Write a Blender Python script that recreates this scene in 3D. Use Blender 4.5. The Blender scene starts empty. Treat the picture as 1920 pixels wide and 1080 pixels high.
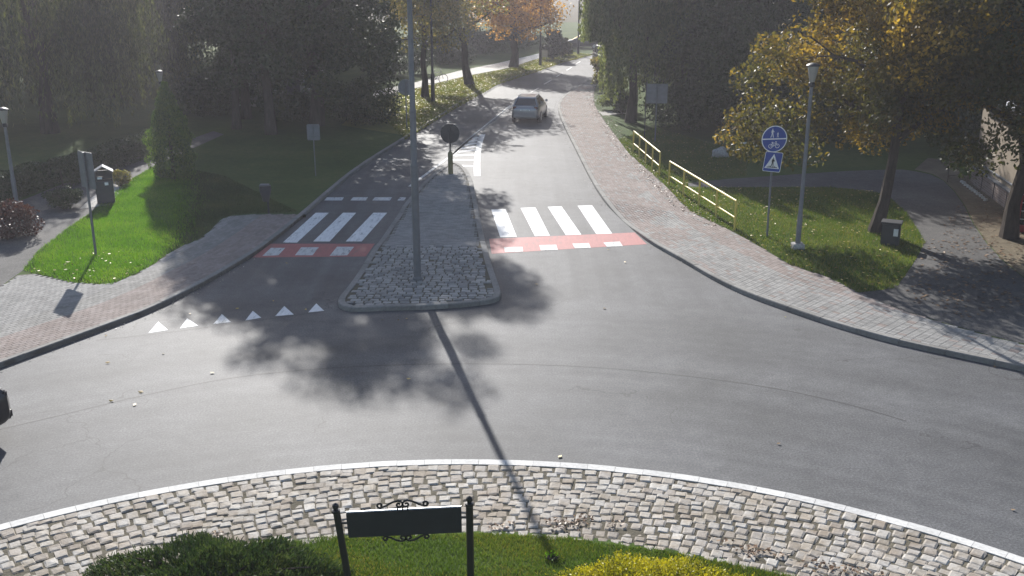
import bpy, bmesh, math, random
import numpy as np
from mathutils import Vector, Matrix
from mathutils.geometry import tessellate_polygon
R = math.radians
random.seed(7); rng = np.random.default_rng(11)
sc = bpy.context.scene
col = sc.collection

# ------------------------------------------------------------------ camera, sky, sun, exposure
CH = 8.0                                    # camera height, m
FP = 1900.0                                 # focal length in pixels of the 1920 wide photograph
TH = math.atan(600/FP)                      # downward pitch
cam = bpy.data.objects.new('camera', bpy.data.cameras.new('camera')); col.objects.link(cam)
cam.location = (0, 0, CH); cam.rotation_euler = (R(90)-TH, 0, 0)
cam.data.sensor_width = 36; cam.data.lens = 36*FP/1920
cam.data.clip_start = 0.1; cam.data.clip_end = 2000
sc.camera = cam

SUN_EL, SUN_AZ = R(28.0), R(-13.0)          # azimuth from +Y towards +X
world = bpy.data.worlds.new('World'); sc.world = world; world.use_nodes = True
wn = world.node_tree.nodes; wl = world.node_tree.links
sky = wn.new('ShaderNodeTexSky'); sky.sky_type = 'NISHITA'; sky.sun_disc = False
sky.sun_elevation = SUN_EL; sky.sun_rotation = SUN_AZ % (2*math.pi)
bg = wn['Background']; bg.inputs['Strength'].default_value = 0.085
wl.new(sky.outputs[0], bg.inputs['Color'])

sun = bpy.data.objects.new('sun', bpy.data.lights.new('sun', 'SUN')); col.objects.link(sun)
sun.data.energy = 4.6; sun.data.angle = R(0.55); sun.data.color = (1.0, 0.965, 0.91)
sdir = Vector((math.sin(SUN_AZ)*math.cos(SUN_EL), math.cos(SUN_AZ)*math.cos(SUN_EL), math.sin(SUN_EL)))
sun.rotation_euler = (-sdir).to_track_quat('-Z', 'Y').to_euler(); sun.location = (-20, 60, 60)

sc.view_settings.view_transform = 'Standard'; sc.view_settings.look = 'None'
sc.view_settings.gamma = 1.0; sc.view_settings.use_curve_mapping = False
sc.view_settings.exposure = 0.95
sc.render.engine = 'CYCLES'
sc.cycles.use_denoising = True
sc.cycles.max_bounces = 7; sc.cycles.diffuse_bounces = 3; sc.cycles.glossy_bounces = 2
sc.cycles.transmission_bounces = 4; sc.cycles.volume_bounces = 0; sc.cycles.transparent_max_bounces = 6
sc.cycles.caustics_reflective = False; sc.cycles.caustics_refractive = False

HAZE_DENSITY = 0.0008

# ------------------------------------------------------------------ helpers
def g(px, py, z=0.0):
    """ground point (at height z) seen at a pixel of the photograph"""
    x = (px-960)/FP; y = (py-540)/FP
    dn = math.sin(TH)+y*math.cos(TH); fw = math.cos(TH)-y*math.sin(TH)
    t = (CH-z)/dn
    return (x*t, fw*t)
def gs(pts, z=0.0): return [g(p[0], p[1], z) for p in pts]
def tag(o, label=None, cat=None, group=None, kind=None):
    if label: o['label'] = label
    if cat: o['category'] = cat
    if group: o['group'] = group
    if kind: o['kind'] = kind
    return o
def link(o, parent=None):
    col.objects.link(o)
    if parent is not None: o.parent = parent
    return o
def empty(name, loc=(0, 0, 0), rz=0.0):
    o = bpy.data.objects.new(name, None); o.empty_display_size = .2
    o.location = loc; o.rotation_euler = (0, 0, rz)
    return link(o)
def pyobj(name, v, f, m, parent=None, smooth=False):
    me = bpy.data.meshes.new(name); me.from_pydata([tuple(p) for p in v], [], [tuple(q) for q in f]); me.update()
    if m: me.materials.append(m)
    if smooth: me.polygons.foreach_set('use_smooth', [True]*len(me.polygons))
    return link(bpy.data.objects.new(name, me), parent)
def npobj(name, V, Fq, m, parent=None):
    """V (n,3), Fq (k,3|4) -> object, fast"""
    V = np.asarray(V, np.float32); Fq = np.asarray(Fq, np.int32); k, s = Fq.shape
    me = bpy.data.meshes.new(name)
    me.vertices.add(len(V)); me.vertices.foreach_set('co', V.ravel())
    me.loops.add(k*s); me.loops.foreach_set('vertex_index', Fq.ravel())
    me.polygons.add(k); me.polygons.foreach_set('loop_start', np.arange(0, k*s, s, dtype=np.int32))
    me.polygons.foreach_set('loop_total', np.full(k, s, np.int32))
    me.polygons.foreach_set('use_smooth', np.zeros(k, bool)); me.update(calc_edges=True); me.validate()
    if m: me.materials.append(m)
    return link(bpy.data.objects.new(name, me), parent)
class MB:
    """collects simple shapes into one mesh"""
    def __init__(s): s.v = []; s.f = []
    def add(s, v, f):
        b = len(s.v); s.v += [tuple(p) for p in v]; s.f += [tuple(i+b for i in q) for q in f]; return s
    def box(s, c, d, rz=0.0, M=None, bev=0.0):
        x, y, z = d[0]/2, d[1]/2, d[2]/2
        if bev:
            bm = bmesh.new(); bmesh.ops.create_cube(bm, size=1)
            for q in bm.verts: q.co = Vector((q.co.x*d[0], q.co.y*d[1], q.co.z*d[2]))
            bmesh.ops.bevel(bm, geom=bm.edges[:], offset=bev, segments=2, affect='EDGES')
            bm.verts.index_update()
            v = [q.co.copy() for q in bm.verts]; f = [[a.index for a in q.verts] for q in bm.faces]; bm.free()
        else:
            v = [Vector(p) for p in ((-x,-y,-z),(x,-y,-z),(x,y,-z),(-x,y,-z),(-x,-y,z),(x,-y,z),(x,y,z),(-x,y,z))]
            f = [(0,3,2,1),(4,5,6,7),(0,1,5,4),(1,2,6,5),(2,3,7,6),(3,0,4,7)]
        T = Matrix.Translation(c) @ (M if M else Matrix.Rotation(rz, 4, 'Z'))
        return s.add([T @ p for p in v], f)
    def tube(s, pts, rad, n=8, cap=True):
        pts = [Vector(p) for p in pts]; rr = rad if isinstance(rad, (list, tuple)) else [rad]*len(pts)
        v = []; f = []; up = None
        for i, p in enumerate(pts):
            t = (pts[min(i+1, len(pts)-1)]-pts[max(i-1, 0)]).normalized()
            if up is None: up = Vector((1, 0, 0)) if abs(t.x) < .9 else Vector((0, 1, 0))
            a = (up-t*up.dot(t)).normalized(); b = t.cross(a); up = a
            for k in range(n):
                q = 2*math.pi*k/n; v.append(p+(a*math.cos(q)+b*math.sin(q))*rr[i])
        for i in range(len(pts)-1):
            for k in range(n):
                k2 = (k+1) % n; f.append((i*n+k, i*n+k2, (i+1)*n+k2, (i+1)*n+k))
        if cap:
            f.append(tuple(range(n-1, -1, -1))); f.append(tuple((len(pts)-1)*n+k for k in range(n)))
        return s.add(v, f)
    def lathe(s, prof, c=(0, 0, 0), n=16):
        v = []; f = []
        for r, z in prof:
            for k in range(n):
                q = 2*math.pi*k/n; v.append((c[0]+r*math.cos(q), c[1]+r*math.sin(q), c[2]+z))
        for i in range(len(prof)-1):
            for k in range(n):
                k2 = (k+1) % n; f.append((i*n+k, i*n+k2, (i+1)*n+k2, (i+1)*n+k))
        f.append(tuple(range(n-1, -1, -1))); f.append(tuple((len(prof)-1)*n+k for k in range(n)))
        return s.add(v, f)
    def prism(s, poly, y0, y1):
        """polygon in the XZ plane, thick along Y"""
        n = len(poly)
        v = [(p[0], y0, p[1]) for p in poly]+[(p[0], y1, p[1]) for p in poly]
        tris = tessellate_polygon([[Vector((p[0], p[1], 0)) for p in poly]])
        f = [tuple(t) for t in tris]+[tuple(i+n for i in reversed(t)) for t in tris]
        f += [(i, (i+1) % n, (i+1) % n+n, i+n) for i in range(n)]
        return s.add(v, f)
    def build(s, name, m, parent=None, smooth=False):
        o = pyobj(name, s.v, s.f, m, parent, False)
        bm = bmesh.new(); bm.from_mesh(o.data); bmesh.ops.recalc_face_normals(bm, faces=bm.faces[:]); bm.to_mesh(o.data); bm.free()
        if smooth:
            o.data.polygons.foreach_set('use_smooth', [True]*len(o.data.polygons))
            o.data.set_sharp_from_angle(angle=R(40))
        return o
def resample(P, step=None, n=None):
    P = np.asarray(P, float); d = np.r_[0, np.cumsum(np.hypot(*np.diff(P, axis=0).T))]
    if n is None: n = max(2, int(round(d[-1]/step))+1)
    t = np.linspace(0, d[-1], n)
    return np.c_[np.interp(t, d, P[:, 0]), np.interp(t, d, P[:, 1])]
def smooth(P, it=2):
    P = [tuple(p) for p in P]
    for _ in range(it):
        Q = [P[0]]
        for a, b in zip(P[:-1], P[1:]):
            Q += [(a[0]*.75+b[0]*.25, a[1]*.75+b[1]*.25), (a[0]*.25+b[0]*.75, a[1]*.25+b[1]*.75)]
        P = Q+[P[-1]]
    return P
def normals(P):
    P = np.asarray(P); T = np.gradient(P, axis=0); T /= np.maximum(np.hypot(T[:, 0], T[:, 1]), 1e-9)[:, None]
    return np.c_[-T[:, 1], T[:, 0]], T
def inside(poly, pts):
    poly = np.asarray(poly, float); pts = np.atleast_2d(pts); r = np.zeros(len(pts), bool); j = len(poly)-1
    for i in range(len(poly)):
        xi, yi = poly[i]; xj, yj = poly[j]
        if yi != yj:
            c = ((yi > pts[:, 1]) != (yj > pts[:, 1])) & (pts[:, 0] < (xj-xi)*(pts[:, 1]-yi)/(yj-yi)+xi); r ^= c
        j = i
    return r
def sheet(name, poly, z, m, parent=None, skirt=0.0):
    n = len(poly); v = [(p[0], p[1], z) for p in poly]
    f = [tuple(t) for t in tessellate_polygon([[Vector((p[0], p[1], 0)) for p in poly]])]
    if skirt:
        v += [(p[0], p[1], z-skirt) for p in poly]; f += [(i, (i+1) % n, (i+1) % n+n, i+n) for i in range(n)]
    mb = MB(); mb.add(v, f); o = mb.build(name, m, parent)
    if o.data.polygons[0].normal.z < 0: o.data.flip_normals()
    return o

# ------------------------------------------------------------------ materials
class NT:
    def __init__(s, name):
        s.m = bpy.data.materials.new(name); s.m.use_nodes = True; s.t = s.m.node_tree; s.n = s.t.nodes
        s.b = s.n['Principled BSDF']; s.out = s.n['Material Output']
    def new(s, typ, **k):
        o = s.n.new(typ)
        for a, b in k.items():
            if a in o.inputs: o.inputs[a].default_value = b
            else: setattr(o, a, b)
        return o
    def l(s, a, b): s.t.links.new(a, b)
    def pos(s, scale=(1, 1, 1), obj=False):
        c = s.new('ShaderNodeTexCoord') if obj else s.new('ShaderNodeNewGeometry')
        mp = s.new('ShaderNodeMapping'); mp.inputs['Scale'].default_value = scale
        s.l(c.outputs['Object' if obj else 'Position'], mp.inputs[0]); return mp.outputs[0]
    def noise(s, vec, scale, detail=3, rough=.55):
        t = s.new('ShaderNodeTexNoise'); t.inputs['Scale'].default_value = scale; t.inputs['Detail'].default_value = detail
        t.inputs['Roughness'].default_value = rough; s.l(vec, t.inputs['Vector']); return t.outputs['Fac']
    def ramp(s, fac, stops):
        r = s.new('ShaderNodeValToRGB'); e = r.color_ramp.elements
        while len(e) < len(stops): e.new(.5)
        for q, (p, c) in zip(e, stops): q.position = p; q.color = (*c, 1) if len(c) == 3 else c
        s.l(fac, r.inputs[0]); return r.outputs[0]
    def mix(s, fac, a, b, typ='MIX'):
        x = s.new('ShaderNodeMix'); x.data_type = 'RGBA'; x.blend_type = typ
        for v, i in ((fac, 0), (a, 6), (b, 7)):
            if hasattr(v, 'links'): s.l(v, x.inputs[i])
            else: x.inputs[i].default_value = v if i == 0 else ((*v, 1) if len(v) == 3 else v)
        return x.outputs[2]
    def math(s, op, a, b=0.0):
        x = s.new('ShaderNodeMath'); x.operation = op
        for i, v in enumerate((a, b)):
            if hasattr(v, 'links'): s.l(v, x.inputs[i])
            else: x.inputs[i].default_value = v
        return x.outputs[0]
    def rnd(s):
        """a random number per piece, whether it is an object or one island of a mesh"""
        a = s.new('ShaderNodeObjectInfo').outputs['Random']; b = s.new('ShaderNodeNewGeometry').outputs['Random Per Island']
        return s.math('FRACT', s.math('ADD', s.math('MULTIPLY', a, 7.31), b))
    def bump(s, h, strength=.3, dist=.02):
        b = s.new('ShaderNodeBump'); b.inputs['Strength'].default_value = strength; b.inputs['Distance'].default_value = dist
        s.l(h, b.inputs['Height']); s.l(b.outputs[0], s.b.inputs['Normal'])
    def col(s, c):
        if hasattr(c, 'links'): s.l(c, s.b.inputs['Base Color'])
        else: s.b.inputs['Base Color'].default_value = (*c, 1)
    def set(s, rough=.8, metal=0.0, spec=.5):
        s.b.inputs['Roughness'].default_value = rough; s.b.inputs['Metallic'].default_value = metal
        s.b.inputs['Specular IOR Level'].default_value = spec

def mat_plain(name, c, rough=.6, metal=0.0, spec=.5, var=.12, scale=6.0, bump=.0):
    t = NT(name); p = t.pos(obj=True); n = t.noise(p, scale, 4)
    d = tuple(x*(1-var) for x in c); e = tuple(min(1, x*(1+var)) for x in c)
    t.col(t.ramp(n, [(.3, d), (.7, e)])); t.set(rough, metal, spec)
    if bump: t.bump(n, bump, .01)
    return t.m
def mat_asphalt(name, base, spec=.5, rough=.6, patch=.25, bands=False):
    t = NT(name); p = t.pos()
    n1 = t.noise(p, .35, 4, .6); n2 = t.noise(p, 26, 3, .85); n3 = t.noise(p, 3.2, 5, .65)
    a = t.ramp(n1, [(.3, tuple(x*(1-patch) for x in base)), (.7, tuple(x*(1+patch) for x in base))])
    b = t.ramp(n2, [(.30, (.55, .55, .55)), (.5, (1, 1, 1)), (.70, (1.7, 1.68, 1.65))])
    c = t.ramp(n3, [(.3, (.84, .84, .85)), (.7, (1.14, 1.13, 1.11))])
    x = t.mix(1.0, t.mix(1.0, a, b, 'MULTIPLY'), c, 'MULTIPLY')
    if bands:                                # polished tracks: rings round the island, streaks along the approach
        vm = t.new('ShaderNodeVectorMath'); vm.operation = 'DISTANCE'; geo = t.new('ShaderNodeNewGeometry'); t.l(geo.outputs['Position'], vm.inputs[0]); vm.inputs[1].default_value = (-.8, 3.6, 0)
        cb = t.new('ShaderNodeCombineXYZ'); t.l(vm.outputs['Value'], cb.inputs[0])
        bn = t.noise(cb.outputs[0], 1.1, 3, .6); st = t.noise(t.pos((1.6, .05, 1)), 1.0, 3, .6)
        far = t.math('GREATER_THAN', vm.outputs['Value'], 21.0)
        kk = t.mix(far, bn, st); kr = t.ramp(kk, [(.35, (.84, .84, .85)), (.65, (1.15, 1.15, 1.14))])
        x = t.mix(1.0, x, kr, 'MULTIPLY')
        crk = t.new('ShaderNodeTexVoronoi'); crk.feature = 'DISTANCE_TO_EDGE'; crk.inputs['Scale'].default_value = .33
        nz = t.new('ShaderNodeTexNoise'); nz.inputs['Scale'].default_value = 1.3; nz.inputs['Detail'].default_value = 5; t.l(t.pos(), nz.inputs['Vector'])
        av = t.new('ShaderNodeVectorMath'); av.operation = 'ADD'; t.l(t.pos(), av.inputs[0]); t.l(nz.outputs['Color'], av.inputs[1]); t.l(av.outputs[0], crk.inputs['Vector'])
        sel = t.math('GREATER_THAN', t.noise(t.pos(), .16, 2), .56)
        cm = t.math('MULTIPLY', t.math('LESS_THAN', crk.outputs['Distance'], .004), sel)
        x = t.mix(t.math('MULTIPLY', cm, .55), x, (.03, .03, .03))
        sp_ = t.noise(t.pos(), 1.7, 2, .4); x = t.mix(t.math('MULTIPLY', t.math('GREATER_THAN', sp_, .735), .35), x, (.035, .035, .035))
    t.col(x); t.set(rough, 0, spec); t.bump(n2, .45, .006); return t.m
def mat_piece(name, c1, c2, c3, rough=.85, scale=22, bump=.5, spec=.3, dirt=None):
    t = NT(name); p = t.pos(); r = t.rnd()
    base = t.ramp(r, [(0, c1), (.45, c2), (1, c3)])
    n = t.noise(p, scale, 5, .65); w = t.noise(p, 1.1, 3)
    b = t.ramp(n, [(.25, (.74, .73, .72)), (.75, (1.18, 1.18, 1.18))])
    w2 = t.ramp(w, [(.3, (.86, .86, .85)), (.7, (1.08, 1.07, 1.06))])
    x = t.mix(1, t.mix(1, base, b, 'MULTIPLY'), w2, 'MULTIPLY')
    if dirt: x = t.mix(1, x, t.ramp(t.noise(p, 2.3, 6, .7), [(.40, (1.0, 1.0, 1.0)), (.62, dirt)]), 'MULTIPLY')
    t.col(x); t.set(rough, 0, spec); t.bump(n, bump, .012); return t.m
def mat_paint(name, c, wear=.42, under=(.085, .085, .088)):
    t = NT(name); p = t.pos((1.3, .30, 1)); n = t.noise(p, 8, 6, .78); n2 = t.noise(p, 1.4, 2)
    k = t.math('ADD', n, t.math('MULTIPLY', n2, .25))
    t.col(t.ramp(k, [(wear-.04, under), (wear+.10, tuple(x*.82 for x in c)), (wear+.3, c)])); t.set(.7, 0, .4)
    return t.m
def mat_leaf(name, stops, trans=.35, clump=.5, clump_scale=.55, rough=.5, spec=.3, tmul=(1.25, 1.25, .7)):
    t = NT(name); r = t.new('ShaderNodeNewGeometry').outputs['Random Per Island']
    n = t.noise(t.pos(obj=True), clump_scale, 2, .5)
    k = t.math('ADD', t.math('MULTIPLY', r, 1-clump), t.math('MULTIPLY', t.math('SUBTRACT', t.math('MULTIPLY', n, 2.2), .6), clump))
    c = t.ramp(k, stops)
    t.col(c); t.set(rough, 0, spec)
    tr = t.new('ShaderNodeBsdfTranslucent'); t.l(t.mix(1, c, tmul, 'MULTIPLY'), tr.inputs[0])
    ms = t.new('ShaderNodeMixShader'); ms.inputs[0].default_value = trans
    t.l(t.b.outputs[0], ms.inputs[1]); t.l(tr.outputs[0], ms.inputs[2]); t.l(ms.outputs[0], t.out.inputs['Surface'])
    return t.m
def mat_bark(name, c, scale=7):
    t = NT(name); p = t.pos((1, 1, .22), obj=True); n = t.noise(p, scale, 5, .7)
    t.col(t.ramp(n, [(.35, tuple(x*.5 for x in c)), (.6, c), (.8, tuple(min(1, x*1.5) for x in c))])); t.set(.95, 0, .15); t.bump(n, .9, .04); return t.m
def mat_ground(name, stops, s1=.25, s2=5.0, rough=.95):
    t = NT(name); p = t.pos(); a = t.noise(p, s1, 4, .6); b = t.noise(p, s2, 5, .7); d = t.noise(p, 60, 2)
    k = t.math('ADD', t.math('MULTIPLY', a, .55), t.math('MULTIPLY', b, .45))
    c = t.ramp(k, stops); c = t.mix(1, c, t.ramp(d, [(.3, (.75, .75, .75)), (.7, (1.25, 1.25, 1.2))]), 'MULTIPLY')
    t.col(c); t.set(rough, 0, .1); t.bump(b, .8, .05); return t.m

M = {}
M['asphalt'] = mat_asphalt('asphalt', (.084, .086, .091), spec=.22, rough=.68, bands=True)
M['old_asphalt'] = mat_asphalt('old_asphalt', (.085, .083, .082), spec=.15, rough=.85)
M['seam'] = mat_plain('tar_seam', (.028, .028, .03), .7)
M['white_paint'] = mat_paint('white_road_paint', (.76, .76, .75), .455)
M['white_worn'] = mat_paint('worn_white_road_paint', (.58, .58, .57), .49)
M['red_paint'] = mat_paint('red_road_paint', (.36, .11, .105), .46, (.16, .11, .11))
M['cobble'] = mat_piece('granite_cobble', (.30, .27, .24), (.375, .355, .33), (.44, .425, .40), .8, 17, .8, dirt=(.74, .67, .58))
M['cobble_dark'] = mat_piece('grey_cobble', (.20, .20, .20), (.27, .265, .255), (.36, .35, .335), .75, 26, .9)
M['joint'] = mat_ground('sand_joint', [(.3, (.07, .062, .048)), (.7, (.15, .135, .105))])
M['kerb'] = mat_piece('concrete_kerb', (.185, .18, .172), (.215, .21, .20), (.25, .245, .235), .85, 14, .3)
M['kerb_pale'] = mat_piece('pale_concrete_kerb', (.50, .50, .495), (.56, .56, .55), (.61, .61, .60), .8, 14, .3)
M['paver_red'] = mat_piece('red_paver', (.215, .175, .158), (.248, .207, .19), (.278, .238, .222), .9, 30, .4)
M['paver_grey'] = mat_piece('grey_paver', (.215, .21, .205), (.255, .25, .242), (.295, .29, .28), .9, 30, .4)
M['paver_base'] = mat_ground('paver_bedding', [(.3, (.13, .12, .11)), (.7, (.18, .165, .155))])
M['concrete'] = mat_asphalt('concrete', (.36, .35, .335), spec=.2, rough=.9, patch=.12)
M['pale_path'] = mat_asphalt('pale_path', (.50, .49, .47), spec=.2, rough=.9, patch=.08)
M['soil'] = mat_ground('leafy_soil', [(.3, (.035, .035, .018)), (.5, (.065, .06, .03)), (.7, (.11, .085, .05))])
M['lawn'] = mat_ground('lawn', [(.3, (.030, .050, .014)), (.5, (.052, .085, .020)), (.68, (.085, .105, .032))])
M['lawn_yellow'] = mat_ground('lawn_with_leaves', [(.3, (.06, .08, .018)), (.5, (.12, .13, .028)), (.66, (.20, .16, .035)), (.75, (.26, .17, .05))], .35, 4)
M['dirt'] = mat_ground('dry_leafy_dirt', [(.3, (.085, .07, .05)), (.5, (.15, .125, .09)), (.7, (.21, .17, .12))], .5, 6)
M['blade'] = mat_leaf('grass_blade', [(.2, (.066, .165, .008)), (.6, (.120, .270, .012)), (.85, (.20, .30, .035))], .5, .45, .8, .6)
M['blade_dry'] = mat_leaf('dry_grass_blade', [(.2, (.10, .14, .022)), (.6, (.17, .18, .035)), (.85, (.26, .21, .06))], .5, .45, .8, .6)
M['blade_painted_shade'] = mat_leaf('painted_shade_grass_blade', [(.2, (.028, .048, .014)), (.6, (.050, .080, .020)), (.85, (.085, .105, .032))], .35, .5, .5, .6)  # grass colour with the tree shade painted in
M['blade_mix'] = mat_leaf('dull_grass_blade', [(.2, (.045, .085, .014)), (.6, (.085, .145, .022)), (.85, (.15, .18, .05))], .45, .6, .5, .6)
M['fallen'] = mat_leaf('fallen_leaf', [(.15, (.16, .09, .03)), (.5, (.40, .27, .06)), (.8, (.52, .42, .16))], .15, .1)
M['grit'] = mat_leaf('grit_and_scraps', [(.15, (.14, .12, .09)), (.5, (.30, .27, .22)), (.9, (.5, .47, .40))], .05, .1)
M['brown_leaf'] = mat_leaf('dry_brown_leaf', [(.15, (.09, .05, .028)), (.6, (.17, .095, .05)), (.9, (.25, .16, .09))], .1, .1)
M['pole'] = mat_plain('galvanised_steel', (.15, .158, .172), .55, .2, .5, .12)
M['pole_dark'] = mat_plain('dark_painted_steel', (.035, .037, .042), .5, .2)
M['sign_back'] = mat_plain('sign_back', (.17, .18, .20), .55, .3)
M['blue'] = mat_plain('blue_sign_sheet', (.012, .055, .30), .45, 0, .5, .06)
M['white'] = mat_plain('white_sign_sheet', (.78, .78, .78), .5, 0, .5, .05)
M['black'] = mat_plain('black', (.012, .012, .013), .5)
M['black_iron'] = mat_plain('black_wrought_iron', (.012, .012, .015), .45, 0, .5, .2)
M['board'] = mat_plain('dark_board', (.022, .023, .028), .55, 0, .4, .15)
M['alu'] = mat_plain('bare_metal_edge', (.62, .62, .63), .45, .3)
M['yellow'] = mat_plain('yellow_railing_paint', (.56, .45, .09), .5, 0, .5, .18)
M['lamp_glass'] = mat_plain('frosted_lamp_glass', (.30, .28, .24), .4, 0, .5, .08)
M['bin'] = mat_plain('dark_bin_steel', (.045, .048, .055), .5, .1)
M['red_booth'] = mat_plain('red_booth_paint', (.32, .018, .03), .4)
M['glass'] = mat_plain('dark_window_glass', (.015, .018, .022), .06, 0, .8, .1)
M['tan_wall'] = mat_plain('tan_render', (.26, .215, .165), .9, 0, .2, .1, 2)
M['brick'] = None
def mat_brick():
    t = NT('brick_plinth'); tc = t.new('ShaderNodeTexCoord'); b = t.new('ShaderNodeTexBrick'); t.l(tc.outputs['UV'], b.inputs[0])
    return t
M['bark'] = mat_bark('bark', (.075, .06, .05)); M['bark_pale'] = mat_bark('pale_bark', (.13, .115, .10))
M['leaf_dark'] = mat_leaf('dark_green_leaf', [(.15, (.018, .030, .010)), (.5, (.032, .052, .015)), (.85, (.055, .075, .022))], .16)
M['leaf_linden'] = mat_leaf('linden_leaf', [(.15, (.018, .030, .010)), (.5, (.035, .055, .015)), (.85, (.07, .08, .022))], .16)
M['leaf_maple'] = mat_leaf('yellowing_maple_leaf', [(.12, (.045, .055, .016)), (.45, (.11, .095, .024)), (.68, (.30, .19, .03)), (.9, (.50, .32, .05))], .5, .72, .33)
M['leaf_right'] = mat_leaf('green_maple_leaf', [(.15, (.028, .042, .012)), (.5, (.055, .068, .018)), (.75, (.10, .09, .022)), (.9, (.28, .17, .025))], .3, .6, .5)
M['leaf_orange'] = mat_leaf('orange_autumn_leaf', [(.12, (.24, .15, .06)), (.45, (.52, .28, .09)), (.8, (.70, .42, .16))], .55, .5, .4)
M['leaf_gold'] = mat_leaf('green_gold_leaf', [(.15, (.08, .09, .026)), (.5, (.19, .17, .045)), (.8, (.36, .26, .07))], .48, .55, .4)
M['leaf_willow'] = mat_leaf('willow_leaf', [(.15, (.03, .042, .015)), (.5, (.065, .080, .026)), (.85, (.17, .18, .065))], .42, .5, .3)
M['leaf_birch'] = mat_leaf('birch_leaf', [(.15, (.07, .095, .035)), (.5, (.14, .17, .065)), (.85, (.26, .28, .13))], .45, .5, .5)
M['leaf_thuja'] = mat_leaf('thuja_leaf', [(.15, (.04, .085, .02)), (.5, (.09, .16, .03)), (.85, (.16, .22, .045))], .45, .4, 1.2)
M['leaf_juniper'] = mat_leaf('juniper_needle', [(.15, (.018, .038, .016)), (.5, (.040, .072, .026)), (.85, (.10, .13, .042))], .3, .5, 2.0)
M['leaf_yellow'] = mat_leaf('golden_shrub_leaf', [(.12, (.10, .12, .012)), (.45, (.33, .31, .02)), (.85, (.56, .48, .04))], .35, .5, 2.2)
M['leaf_red'] = mat_leaf('red_shrub_leaf', [(.15, (.035, .015, .015)), (.5, (.075, .025, .025)), (.85, (.11, .05, .04))], .25)

# ------------------------------------------------------------------ haze and ground
ground = sheet('ground', [(-300, -120), (300, -120), (300, 420), (-300, 420)], -.04, M['soil'])
tag(ground, 'dark leafy soil under the park trees', 'ground', kind='structure')

# ------------------------------------------------------------------ outlines (pixels of the photograph turned into ground points)
KERB_L = smooth(gs([(-420, 850), (-200, 770), (0, 690), (100, 654), (200, 617), (280, 587), (350, 553), (420, 514), (480, 478), (530, 440), (575, 402), (620, 362), (660, 328), (700, 300), (745, 272), (780, 250), (853, 203), (880, 182), (933, 157), (1007, 133), (1047, 118), (1122, 100), (1180, 85)]), 2)
KERB_R = smooth(gs([(1175, 98), (1150, 118), (1110, 150), (1062, 176), (1043, 199), (1053, 230), (1083, 290), (1105, 335), (1130, 377), (1160, 408), (1187, 432), (1217, 457), (1277, 490), (1340, 528), (1400, 556), (1470, 581), (1530, 602), (1600, 624), (1680, 646), (1800, 672), (1920, 697), (2150, 750), (2400, 830)]), 2)
KERB_L = [tuple(p) for p in KERB_L]; KERB_R = [tuple(p) for p in KERB_R]
road_poly = KERB_L + KERB_R + [(26, 8), (22, -8), (8, -16), (-8, -16), (-24, -8), (-28, 6)]
road = sheet('road', road_poly, 0.0, M['asphalt'])
tag(road, 'grey asphalt carriageway of the roundabout and its approach', 'road', kind='structure')

# roundabout centre from the apron kerb
kp = np.array(gs([(0, 990), (150, 945), (300, 912), (480, 885), (700, 866), (900, 864), (1100, 874), (1300, 895), (1500, 928), (1700, 975), (1900, 1040)], .05))
A = np.c_[2*kp, np.ones(len(kp))]; s_, *_ = np.linalg.lstsq(A, (kp**2).sum(1), rcond=None)
RC = s_[:2]; RR = math.sqrt(s_[2]+RC@RC)               # ring centre and outer radius of the pale kerb ring
ip = np.array(gs([(300, 1040), (480, 1008), (640, 1001), (900, 996), (1060, 1004), (1250, 1030), (1500, 1076)], .08))
RI = float(np.mean(np.hypot(*(ip-RC).T)))             # inner edge of the cobbles
KW = .20

def mark(name, pts, m, z=.004, parent=None, conv=True):
    P = gs(pts) if conv else pts
    return sheet(name, P, z, m, parent or road)
def strip(P, w):
    P = np.asarray(P, float); N, _ = normals(P)
    return [tuple(p) for p in P+N*w/2]+[tuple(p) for p in (P-N*w/2)[::-1]]
def strip_mesh(name, P, w, z, m, parent):
    P = np.asarray(P, float); N, _ = normals(P); n = len(P)
    V = [(*p, z) for p in P-N*w/2]+[(*p, z) for p in P+N*w/2]
    o = pyobj(name, V, [(i, i+1, n+i+1, n+i) for i in range(n-1)], m, parent)
    if o.data.polygons[0].normal.z < 0: o.data.flip_normals()
    return o

# zebra stripes, cycle crossing bands, give-way teeth, dashes, hatching
for q in [[(592, 399), (617, 399), (557, 455), (530, 455)], [(643, 399), (668, 399), (618, 453), (587, 453)], [(700, 399), (726, 399), (678, 453), (648, 453)],
          [(921, 393), (948, 392), (969, 444), (938, 445)], [(976, 390), (1004, 389), (1031, 442), (1003, 443)], [(1027, 388), (1053, 387), (1090, 440), (1061, 441)], [(1083, 386), (1110, 385), (1148, 438), (1118, 439)]]:
    mark('zebra_stripe', q, M['white_paint'])
mark('red_cycle_crossing', [(507, 457), (703, 457), (686, 481), (473, 483)], M['red_paint'], .003)
mark('red_cycle_crossing', [(917, 448), (1190, 436), (1213, 458), (922, 476)], M['red_paint'], .003)
for q in [[(508, 465), (535, 465), (522, 479), (492, 480)], [(565, 464), (598, 464), (586, 479), (553, 479)], [(632, 463), (664, 463), (651, 479), (618, 480)],
          [(945, 464), (980, 463), (981, 472), (947, 473)], [(1011, 460), (1043, 459), (1046, 469), (1014, 470)], [(1073, 457), (1104, 456), (1108, 465), (1078, 466)], [(1131, 455), (1162, 453), (1168, 462), (1138, 463)]]:
    mark('white_square', q, M['white_worn'], .007)
for q in [[(278, 625), (315, 619), (297, 603)], [(337, 616), (372, 611), (351, 597)], [(400, 608), (433, 604), (416, 589)], [(460, 601), (490, 596), (474, 583)], [(516, 593), (551, 590), (533, 574)], [(578, 586), (608, 583), (593, 569)]]:
    mark('give_way_triangle', q, M['white_paint'])
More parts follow.
